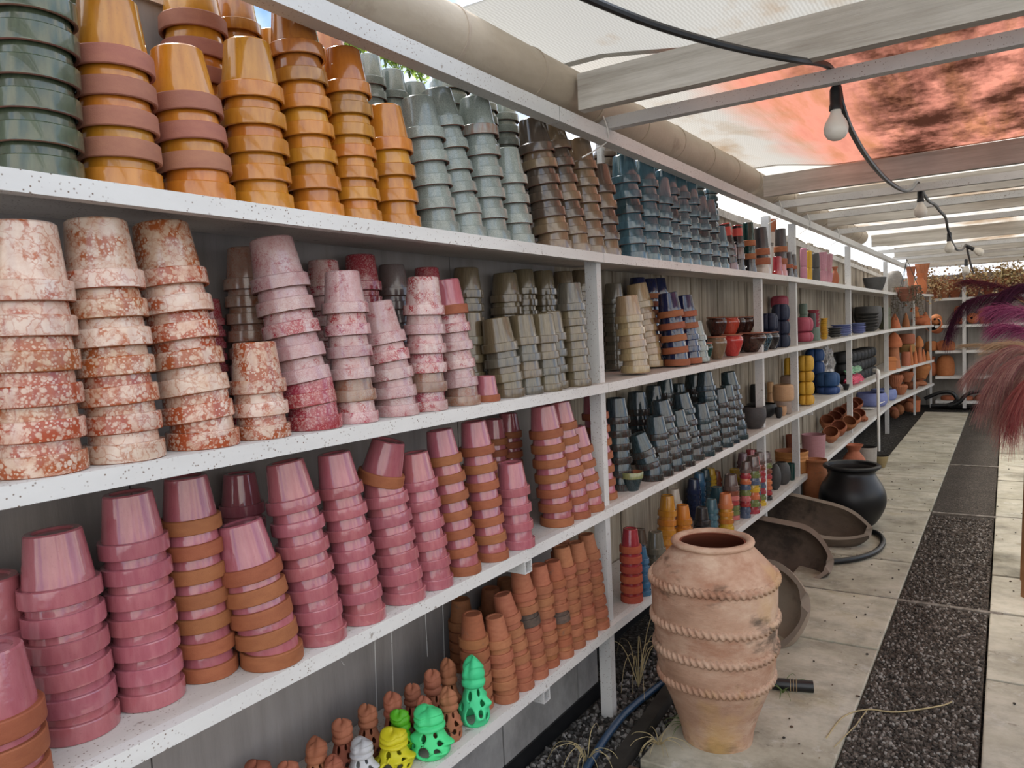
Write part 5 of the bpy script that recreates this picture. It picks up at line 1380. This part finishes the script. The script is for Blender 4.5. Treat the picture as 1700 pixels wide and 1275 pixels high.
# ------------------------------------------------------------------ terracotta at the far end
def far_items():
    ter, terd = T['z'][1], T['Z'][1]
    ora = bare('warm_terracotta', 'a8633c', 'bb764b', 0.1, 0.75)
    gl = 'terracotta at the far end of the side shelves'
    def F(nm, lb, cat, l, r, yt, sh, prof, mat, row='f', lift=None, **kw):
        c, R = seat((l+r)/2, r-l, sh, None, row)
        if c.y > 13.85: c.y = 13.85; c.x = xf(13.85)-(r-l)/2*depth(c)/FPX-.01; R = (r-l)/2*depth(c)/FPX
        z0 = c.z
        if lift is not None: c.z = max(z0, top_z(c, (l+r)/2, lift))
        ht = max(.35*R, top_z(c, (l+r)/2, yt)-c.z)
        return vessel(nm, lb, cat, c, R, ht, prof, mat, **kw)
    F('urn', 'smoke-grey urn at the end of the top shelf', 'urn', 1472, 1498, 450, 1, 'round', matte('smoke_grey', '77736d', '8f8a82'), lobes=None)
    F('tall_vase', 'tall fluted terracotta vase above the hanging pot', 'vase', 1485, 1508, 440, 1, 'flare', ter, 'm', lobes=(10, .1))
    F('tall_vase', 'slim terracotta vase right of the fluted one', 'vase', 1505, 1520, 443, 1, 'flare', ter)
    F('gourd_vase', 'terracotta gourd vase in the top corner', 'vase', 1518, 1538, 454, 1, 'vase', ora)
    for i, (l, r, yt) in enumerate(((1477, 1494, 521), (1487, 1502, 520), (1498, 1510, 519))):
        o = F('pierced_cone', '%s of three pierced terracotta cones on the second shelf' % ('left', 'middle', 'right')[i], 'ornament', l, r, yt, 2, 'cone', ora if i < 2 else terd, row=('f', 'm', 'f')[i], closed=True, group='pierced terracotta cones')
    # hen-shaped pot
    c, R = seat(1529, 30, 2, None, 0.0); t = thing('hen_pot', 'terracotta hen-shaped pot with upright neck', 'ornament', c, 0.585)
    MB().blob((0, 0, R*.55), R, 0, 24, 14, (1.0, .75, .55)).build('body', [ora], t)
    MB().tube(smooth_path([(-.35*R, 0, .6*R), (-.55*R, 0, 1.15*R), (-.62*R, 0, 1.75*R)], 6), [R*.42-.012*i*R for i in range(13)], 16).build('neck', [ora], t)
    MB().blob((-.66*R, 0, 1.85*R), R*.36, 0, 14, 8, (1.2, 1, .7)).build('crest', [ora], t)
    MB().blob((-1.02*R, 0, 1.62*R), R*.14, 0, 10, 6, (1.5, .8, .7)).build('beak', [ora], t)
    def mushroom(l, r, yt, sh, lb, lift=None):
        c, R = seat((l+r)/2, r-l, sh, None, 0.0); z = c.z if lift is None else top_z(c, (l+r)/2, lift); ht = top_z(c, (l+r)/2, yt)-z
        t = thing('mushroom_ornament', lb, 'ornament', (c.x, c.y, z), 0, 'terracotta mushrooms on the third shelf')
        MB().lathe([(0, 0), (R*.78, 0), (R*.66, ht*.3), (R*.60, ht*.64), (0, ht*.64)], 28).build('stem', [ter], t)
        MB().lathe([(0, ht*.60), (R*.9, ht*.58), (R, ht*.66), (R*.85, ht*.80), (R*.5, ht*.92), (R*.28, ht*.97), (0, ht)], 28).build('cap', [ora], t)
    mushroom(1472, 1497, 551, 3, 'large terracotta mushroom beside the black lobed pots')
    mushroom(1518, 1533, 557, 3, 'small terracotta mushroom near the far corner')
    for i, (l, r, yt, lf, lb) in enumerate(((1497, 1511, 584, 601, 'lowest terracotta block planter in the third shelf pile'), (1494, 1518, 571, 585, 'moss-stained terracotta block planter, middle of the pile'), (1493, 1518, 554, 571, 'top terracotta block planter of the pile'))):
        F('block_planter', lb, 'planter', l, r, yt, 3, 'drum', (ter, bare('mossy_clay', '7a6a3a', '9a6a44', 0), ter)[i], lift=None if i == 0 else lf)
    for i in range(5):
        F('tile_figure', '%s small terracotta figure in the row by the far corner' % ORD[i+1], 'ornament', 1508+i*7, 1516+i*7, 572+i*2.5, 3, 'cone', ora, closed=True, row='f', group='small terracotta figures')
    # little roofed lantern
    c, R = seat(1479, 15, 3, None, 0.0); ht = top_z(c, 1479, 592)-c.z
    t = thing('roofed_lantern', 'small terracotta roofed lantern at the shelf edge', 'lantern', c, .5)
    MB().box((-R*.8, -R*.8, 0), (R*.8, R*.8, ht*.7)).build('body', [ora], t, smooth=False)
    b = MB(); b.add([(-R*1.2, -R*1.1, ht*.70), (R*1.2, -R*1.1, ht*.70), (R*1.2, R*1.1, ht*.70), (-R*1.2, R*1.1, ht*.70), (-R*.9, 0, ht), (R*.9, 0, ht)], [(0,1,5,4), (2,3,4,5), (1,2,5), (3,0,4), (3,2,1,0)]); b.build('roof', [ora], t, smooth=False)
    for i, (l, r, yt, lf, lb) in enumerate(((1474, 1499, 622, 642, 'ribbed terracotta jar at the left of the lowest shelf end'), (1494, 1516, 617, 634, 'terracotta jar showing its mouth beside the handled jar'), (1482, 1506, 638, None, 'lower ribbed terracotta jar lying at the shelf front'), (1502, 1526, 633, None, 'lower terracotta jar beside the ribbed one'), (1516, 1538, 629, None, 'terracotta jug at the far end of the lowest shelf'))):
        F('ribbed_jar' if i in (0, 2) else 'jar', lb, 'jar', l, r, yt, 4, 'jar' if i != 4 else 'vase', terd if i % 2 else ter, lift=lf, row='f' if lf is None else 0.05, lobes=(22, .06) if i in (0, 2) else None, inner=M_inside)
    o = F('handled_jar', 'large terracotta jar with ring handles on the far lowest shelf', 'jar', 1511, 1543, 603, 4, 'jar', ora, lift=630, row='m', inner=M_inside)
    for a_ in (-2.2, .6):
        lp = [(math.cos(a_)*(.86+.16*math.sin(u*PI/6)), math.sin(a_)*(.86+.16*math.sin(u*PI/6)), 1.25+.42*u/6) for u in range(7)]
        link('handle', MB().tube(lp, .06, 8).mesh('handle', [ora]), o)
    # floor heap: egg-shaped pots and cylinders
    pts = ((1487, 690, 12), (1497, 676, 16), (1508, 668, 14), (1516, 664, 12), (1520, 678, 13), (1511, 688, 14), (1500, 702, 16), (1484, 707, 14), (1493, 716, 15), (1507, 703, 14))
    for i, (x, y, w) in enumerate(pts):
        X = XF-0.10-0.05*(i % 2)+(.10 if x > 1503 else 0); p = on_x(x, y+8, X); R = w*1.15/2*depth(p)/FPX; z = max(0.0, p.z) if i not in (2, 3) else 0.02
        vessel('egg_pot', '%s terracotta egg-shaped pot in the heap under the far shelf' % ORD[i+1], 'flower pot', Vector((p.x, p.y, z)), R, R*2.1, 'egg', ter if i % 2 else terd, rot=Euler((random.uniform(-.2, .2), random.uniform(-.2, .2), 0)), closed=True, group='egg-shaped pots heaped under the far shelf')
    for i, (x, y, w, h) in enumerate(((1529, 690, 17, 17), (1529, 674, 18, 18), (1543, 684, 10, 16), (1543, 672, 9, 14))):
        p = on_x(x, y+2, XF+.06); R = w/2*depth(p)/FPX
        vessel('cylinder_pot', '%s terracotta cylinder pot stacked in the far corner' % ('lower left', 'upper left', 'lower right', 'upper right')[i], 'flower pot', Vector((p.x, min(p.y, 13.4), max(0, p.z))), R, h*depth(p)/FPX, 'cyl', ora, group='cylinder pots in the far corner')
    # hanging planter
    c = on_y(1506, 500, 11.7); R = 17*depth(c)/FPX; t = thing('hanging_planter', 'brown hanging planter with dry vine, slung from the roof', 'planter', c)
    u = R/17; b = MB(); b.lathe([(0, 0), (R*.6, 0), (R*.82, 9*u), (R, 19*u), (R*1.08, 20*u), (R*1.08, 23*u), (R*.98, 23*u), (R*.85, 10*u), (0, 8*u)], 36); b.build('bowl', [M_bare2], t)
    for a_ in (0, 2.1, 4.2):
        MB().tube([(R*math.cos(a_), R*math.sin(a_), 22*u), (0, 0, ZR-c.z)], .004, 5).build('cord', [M_black], t)
    r = random.Random(4); b = MB()
    for _ in range(26):
        a_ = r.uniform(0, 6.28); L = r.uniform(.1, .45); x, y = R*math.cos(a_), R*math.sin(a_)
        pts = [(x*.9, y*.9, 22*u), (x*1.15, y*1.15, 24*u), (x*1.3, y*1.3, 22*u-L*.5), (x*1.28+r.uniform(-.05, .05), y*1.28, 22*u-L)]
        pp = smooth_path(pts, 4); b.tube(pp, .003, 4)
        for p in pp[4:]: b.blob(p+Vector((r.uniform(-.02, .02), r.uniform(-.02, .02), 0)), .014, 0, 5, 3, (1, 1, .4))
    o = b.build('dry_vine', [bare('dry_vine', '4e4638', '6a604c', 0)], t)

    # back wall shelves
    def B(nm, lb, cat, l, r, yt, lv, prof, mat, lift=None, dy=0.2, rot=None, grp=None, **kw):
        x = (l+r)/2; z = ZB[lv]; Y = YB+dy; c = on_y(x, 500, Y); R = (r-l)/2*depth(c)/FPX
        c.z = z if lift is None else on_y(x, lift, Y).z; c.x = on_y(x, (yt+(lift or yt))/2, Y).x
        ht = max(.35*R, on_y(x, yt, Y).z-c.z)
        if rot: c.z += R*.98; ht = 1.5*R
        return vessel(nm, lb, cat, c, R, ht, prof, mat, rot=rot, group=grp, **kw)
    lay = Euler((R_(82), 0, R_(-12)))
    for i, (l, r, yt, lf) in enumerate(((1544, 1556, 526, None), (1547, 1565, 525, None), (1580, 1592, 526, None), (1590, 1601, 524, None), (1608, 1626, 523, None), (1534, 1547, 527, None))):
        B('bottle_jar', '%s round terracotta jar lying mouth forward, back wall second shelf' % ORD[i+1], 'jar', l, r, yt, 2, 'egg', ora, rot=lay, inner=M_dark, grp='round jars on the back wall')
    B('round_jar', 'terracotta jar resting across two others on the back wall', 'jar', 1585, 1601, 508, 2, 'round', ora, lift=523)
    B('onion_lid_jar', 'terracotta bowl under an onion-shaped lid, back wall', 'jar', 1624, 1645, 525, 2, 'cup', ora)
    B('onion_cover', 'onion-shaped terracotta lid on the bowl, back wall', 'lid', 1621, 1643, 513, 2, 'cone', ora, lift=524, closed=True)
    for i, (l, r, yt) in enumerate(((1536, 1556, 566), (1556, 1584, 565))):
        B('domed_pot', '%s domed terracotta pot upside down on the back wall' % ('smaller', 'larger')[i], 'flower pot', l, r, yt, 3, 'dome', ora, closed=True)
    B('wide_rim_pot', 'wide-rimmed terracotta pot tipped forward on the two domes', 'flower pot', 1545, 1571, 552, 3, 'cup', ora, lift=560, rot=Euler((R_(62), 0, R_(-20))), inner=M_dark, wall=.22)
    B('shouldered_vase', 'shouldered terracotta vase on the back wall, fourth shelf', 'vase', 1539, 1555, 592, 4, 'vase', ora)
    o = B('urn', 'big terracotta urn upside down on the back wall, fourth shelf', 'urn', 1556, 1583, 590, 4, 'dome', ora)
    for i, (l, r, yt) in enumerate(((1563, 1586, 656), (1596, 1615, 657), (1620, 1648, 655))):
        B('shallow_pot', '%s flat terracotta pot at the foot of the back wall' % ('left', 'middle', 'right')[i], 'flower pot', l, r, yt, 5, 'dome', terd, closed=True, grp='flat pots at the back wall foot')
    for i, (l, r, yt) in enumerate(((1545, 1560, 468), (1560, 1578, 470), (1574, 1596, 464), (1604, 1626, 462), (1632, 1650, 464), (1656, 1678, 460), (1682, 1706, 458), (1708, 1730, 460))):
        B('tall_pot', '%s terracotta pot among dried flowers on the back top shelf' % ORD[i+1], 'flower pot', l, r, yt, 1, 'jar', (terd, ter)[i % 2], dy=.26, grp='terracotta pots on the back top shelf')
    r = random.Random(8)
    dry = [bare('dry_flower_%d' % i, c, c, 0, .9) for i, c in enumerate(('c4aa7c', 'a08660', 'd8c49a', '7c664a', 'a8785a'))]
    for n_, (cx, zc, sp) in enumerate(((-1.05, .55, .35), (-.45, .60, .35), (.05, .62, .30), (.55, .58, .4), (1.1, .58, .4))):
        b = MB(); c = Vector((cx, YB-.02, H+zc))
        for _ in range(300):
            p = c + Vector((r.gauss(0, sp*.5), r.gauss(0, .06), r.gauss(0, .10)-abs(r.gauss(0, .10))))
            mi = r.randrange(5)
            b.blob(p, r.uniform(.010, .026), mi, 5, 3, (1, 1, r.uniform(.5, 1)))
        for _ in range(60):
            p = c + Vector((r.gauss(0, sp*.4), r.gauss(0, .05), r.uniform(0, .16))); q = p + Vector((r.gauss(0, .12), r.gauss(0, .05), -r.uniform(.1, .4)))
            b.tube([p, p.lerp(q, .5)+Vector((r.gauss(0, .03), 0, 0)), q], .003, 4, r.randrange(5), False)
        o = b.build('dried_flowers', dry, None); tag(o, '%s bunch of dried flowers hung along the back top shelf' % ('leftmost', 'second', 'middle', 'fourth', 'rightmost')[n_], 'dried flowers', 'dried flower bunches', 'stuff')
    for i, pts in enumerate((((1535, 662), (1560, 652), (1580, 652), (1588, 664), (1575, 672), (1545, 674)), ((1575, 674), (1592, 668), (1605, 655), (1625, 650), (1650, 651)))):
        hose(('left black hose loop lying before the back wall', 'right black hose rising over the flat pots')[i], [on_y(x, y, 13.75-.1*i) for x, y in pts], .03)
far_items()

# ------------------------------------------------------------------ plastic packets and bags on the third shelf
M_bag = Mat('clear_wrap'); M_bag.p.inputs['Transmission Weight'].default_value = 0.85; M_bag.p.inputs['IOR'].default_value = 1.15; M_bag = M_bag.fin('e8e8ea', 0.18)
def crumple(name, label, cat, c, size, mat, seed, grp=None):
    bm = bmesh.new(); bmesh.ops.create_icosphere(bm, subdivisions=4, radius=1)
    for v in bm.verts:
        n_ = noise.noise(v.co*2.2+Vector((seed, 0, 0)))*.35 + abs(noise.noise(v.co*5+Vector((0, seed, 0))))*.35
        v.co = Vector((v.co.x*size[0], v.co.y*size[1], v.co.z*size[2]))*(0.85+n_)
    z = min(v.co.z for v in bm.verts)
    for v in bm.verts: v.co.z -= z
    me = bpy.data.meshes.new(name); bm.to_mesh(me); bm.free(); me.materials.append(mat)
    return tag(link(name, me, None, c), label, cat, grp)
def sh3(px, row=0.02):
    c, R = seat(px, 20, 3, None, row); return c
crumple('plastic_bag', 'crumpled clear plastic wrap behind the blue lobed pots', 'plastic bag', Vector((XW+.14, 8.0, zs(3, 8.0))), (.08, .18, .20), M_bag, 3)
crumple('plastic_bag', 'clear plastic wrap at the front right of the blue pots', 'plastic bag', Vector((XF-.12, 7.75, zs(3, 7.75))), (.08, .12, .06), M_bag, 5)
pk = sh3(1420); pk.x = XF-.10
crumple('wrapped_packet', 'bright pink plastic packet on the third shelf', 'packet', pk, (.075, .42, .05), matte('pink_plastic', 'c43a5c', 'd85a74', 0, .3), 9)
crumple('wrapped_packet', 'pale green plastic packet on top of the pink one', 'packet', pk+Vector((-.01, .02, .115)), (.07, .36, .04), matte('green_plastic', '6fa07c', '8fb89a', 0, .3), 12)
item('small_bowl', 'small black bowl before the pink packet', 'bowl', 1399, 1410, 638, 650, 3, 'cup', M_blackm)

# ------------------------------------------------------------------ loose stones, litter, weeds
def stones(name, label, region, n, size, mats, seed, z0, bury=.3):
    r = random.Random(seed); b = MB(); x0, x1, y0, y1 = region
    base = []
    for q in range(6):
        bm = bmesh.new(); bmesh.ops.create_icosphere(bm, subdivisions=1, radius=1)
        for v in bm.verts: v.co *= 1+.35*noise.noise(v.co*1.7+Vector((q*7, 0, 0)))
        base.append(([v.co.copy() for v in bm.verts], [tuple(v.index for v in f.verts) for f in bm.faces])); bm.free()
    for _ in range(n):
        u = r.random()**1.6; y = y0+(y1-y0)*u; x = r.uniform(x0, x1); s = r.uniform(.5, 1.15)*size
        vs, fs = base[r.randrange(6)]; R3 = Euler((r.uniform(0, 6), r.uniform(0, 6), r.uniform(0, 6))).to_matrix(); sq = Vector((s, s*r.uniform(.7, 1), s*r.uniform(.5, .8)))
        p = Vector((x, y, z0+s*bury))
        b.add([p + R3 @ Vector((v.x*sq.x, v.y*sq.y, v.z*sq.z)) for v in vs], fs, r.randrange(len(mats)))
    o = b.build(name, mats, None, smooth=False); return tag(o, label, 'gravel', None, 'stuff')
gm = [bare('stone_%d' % i, c, c, 0, .85) for i, c in enumerate(('443c34', '564d44', '342e28', '6a6056', '4e453c', '8c857c'))]
stones('gravel', 'dark gravel filling the strip between the slabs', (-.488, -.092, 1.9, 6.5), 13000, .0095, gm, 1, -.012)
lm = [bare('ballast_%d' % i, c, c, 0, .85) for i, c in enumerate(('6e6b66', '55524f', '8c8883', '403e3b', '2f2d2b'))]
stones('ballast', 'pale ballast stones in the bed under the shelves', (-1.45, -1.12, 2.0, 5.0), 4200, .012, lm, 2, -.046)
r = random.Random(21); b = MB()
for _ in range(230):
    y = 2.3+r.random()**1.5*8; x = r.choice((r.uniform(-1.08, -.5), r.uniform(-1.08, -.5), r.uniform(-.08, .5)))
    y += 0.0; s = r.uniform(.002, .0075)
    b.blob((x, y, .004+s*.3), s, r.randrange(3), 6, 4, (1, r.uniform(.6, 1), .5), Euler((0, 0, r.uniform(0, 6))).to_matrix())
tag(b.build('litter', [gm[2], M_soil, bare('dry_leaf_bits', '6e5a40', '7d6a4e', 0)], None), 'crumbs of soil and dry leaf scattered on the slabs', 'litter', None, 'stuff')
M_green = bare('weed_green', '4a5c30', '62753f', 0, .6); M_straw = bare('straw', '9a8a64', 'b09f78', 0, .8)
def tuft(label, p, n, L, mat, seed, up=.7):
    r = random.Random(seed); b = MB()
    for _ in range(n):
        a_ = r.uniform(0, 6.28); l = L*r.uniform(.5, 1.1); d = Vector((math.cos(a_), math.sin(a_), 0))
        pts = [p, p+d*l*.3+Vector((0, 0, l*up*.6)), p+d*l*.75+Vector((0, 0, l*up*.6)), p+d*l+Vector((0, 0, l*up*.25))]
        sp = smooth_path(pts, 4); b.tube(sp, [.0022*(1-.8*i/len(sp)) for i in range(len(sp))], 4)
    o = b.build('grass_tuft', [mat]); tag(o, label, 'weed')
tuft('green grass tuft by the amphora foot, right side', on_z(1300, 1150, .0), 9, .13, M_green, 1, .5)
tuft('green grass tuft at the slab corner left of the amphora', on_z(1145, 1210, -.01), 14, .12, M_green, 2, .5)
tuft('straw tuft at the black edging', on_z(1095, 1240, -.01), 16, .12, M_straw, 3, .6)
tuft('wiry weed growing under the lowest shelf at the post', on_z(1060, 1140, -.03), 10, .34, M_straw, 4, 1.3)
tuft('dry weed in the ballast by the wall', on_z(975, 1270, -.03), 12, .16, M_straw, 5, .9)
b = MB(); b.tube(smooth_path([on_z(*p, .003) for p in ((1372, 1225), (1400, 1190), (1440, 1178), (1490, 1182), (1560, 1172), (1580, 1165))], 6), .003, 5); b.tube([on_z(1440, 1178, .003), on_z(1420, 1205, .004), on_z(1385, 1240, .003)], .002, 5)
tag(b.build('twig', [M_straw]), 'dry twig lying across the gravel strip', 'twig')
# weeds on top of the wall behind the grey-green pots
def leafy(label, pts, n, seed):
    r = random.Random(seed); t = thing('leafy_weed', label, 'weed', pts[0]); s = MB(); lf = MB()
    for p in pts:
        for _ in range(7):
            q = p + Vector((r.uniform(-.05, .05), r.uniform(-.05, .08), r.uniform(.14, .34))); path = smooth_path([p, p.lerp(q, .5)+Vector((r.gauss(0, .015), r.gauss(0, .015), 0)), q], 5)
            s.tube([v-pts[0] for v in path], .002, 4)
            for v in path[2:]:
                for _k in range(n):
                    a_ = Euler((r.uniform(-.8, .8), r.uniform(-.8, .8), r.uniform(0, 6))).to_matrix(); c_ = v-pts[0]+Vector((r.gauss(0, .014), r.gauss(0, .014), r.gauss(0, .01))); w_ = r.uniform(.008, .017)
                    lf.add([c_ + a_ @ Vector(k_)*w_ for k_ in ((-1, 0, 0), (0, -.5, .15), (1.2, 0, 0), (0, .5, .15))], [(0,1,2,3)])
    s.build('stems', [M_green], t); lf.build('leaves', [M_leaf], t)
_lm = Mat('weed_leaf'); _tr = _lm.N('ShaderNodeBsdfTranslucent'); _tr.inputs['Color'].default_value = lin('b8d070'); _ms = _lm.N('ShaderNodeMixShader'); _ms.inputs[0].default_value = .55; M_leaf = _lm.fin('9ab458', .5)
_lm.L(_lm.p.outputs[0], _ms.inputs[1]); _lm.L(_tr.outputs[0], _ms.inputs[2]); _lm.L(_ms.outputs[0], _lm.out.inputs['Surface'])
XT = XW-.10
leafy('leafy weeds with small leaves on the wall top above the grey-green pots', [on_x(x, y, XT) for x, y in ((560, 85), (580, 90), (600, 98), (620, 105), (640, 112), (660, 120), (680, 130), (700, 138))], 6, 1)
leafy('leafy weed on the wall top right of the tall grey-green pot', [on_x(x, y, XT)-Vector((0, 0, .095)) for x, y in ((805, 172), (825, 178))], 2, 2)
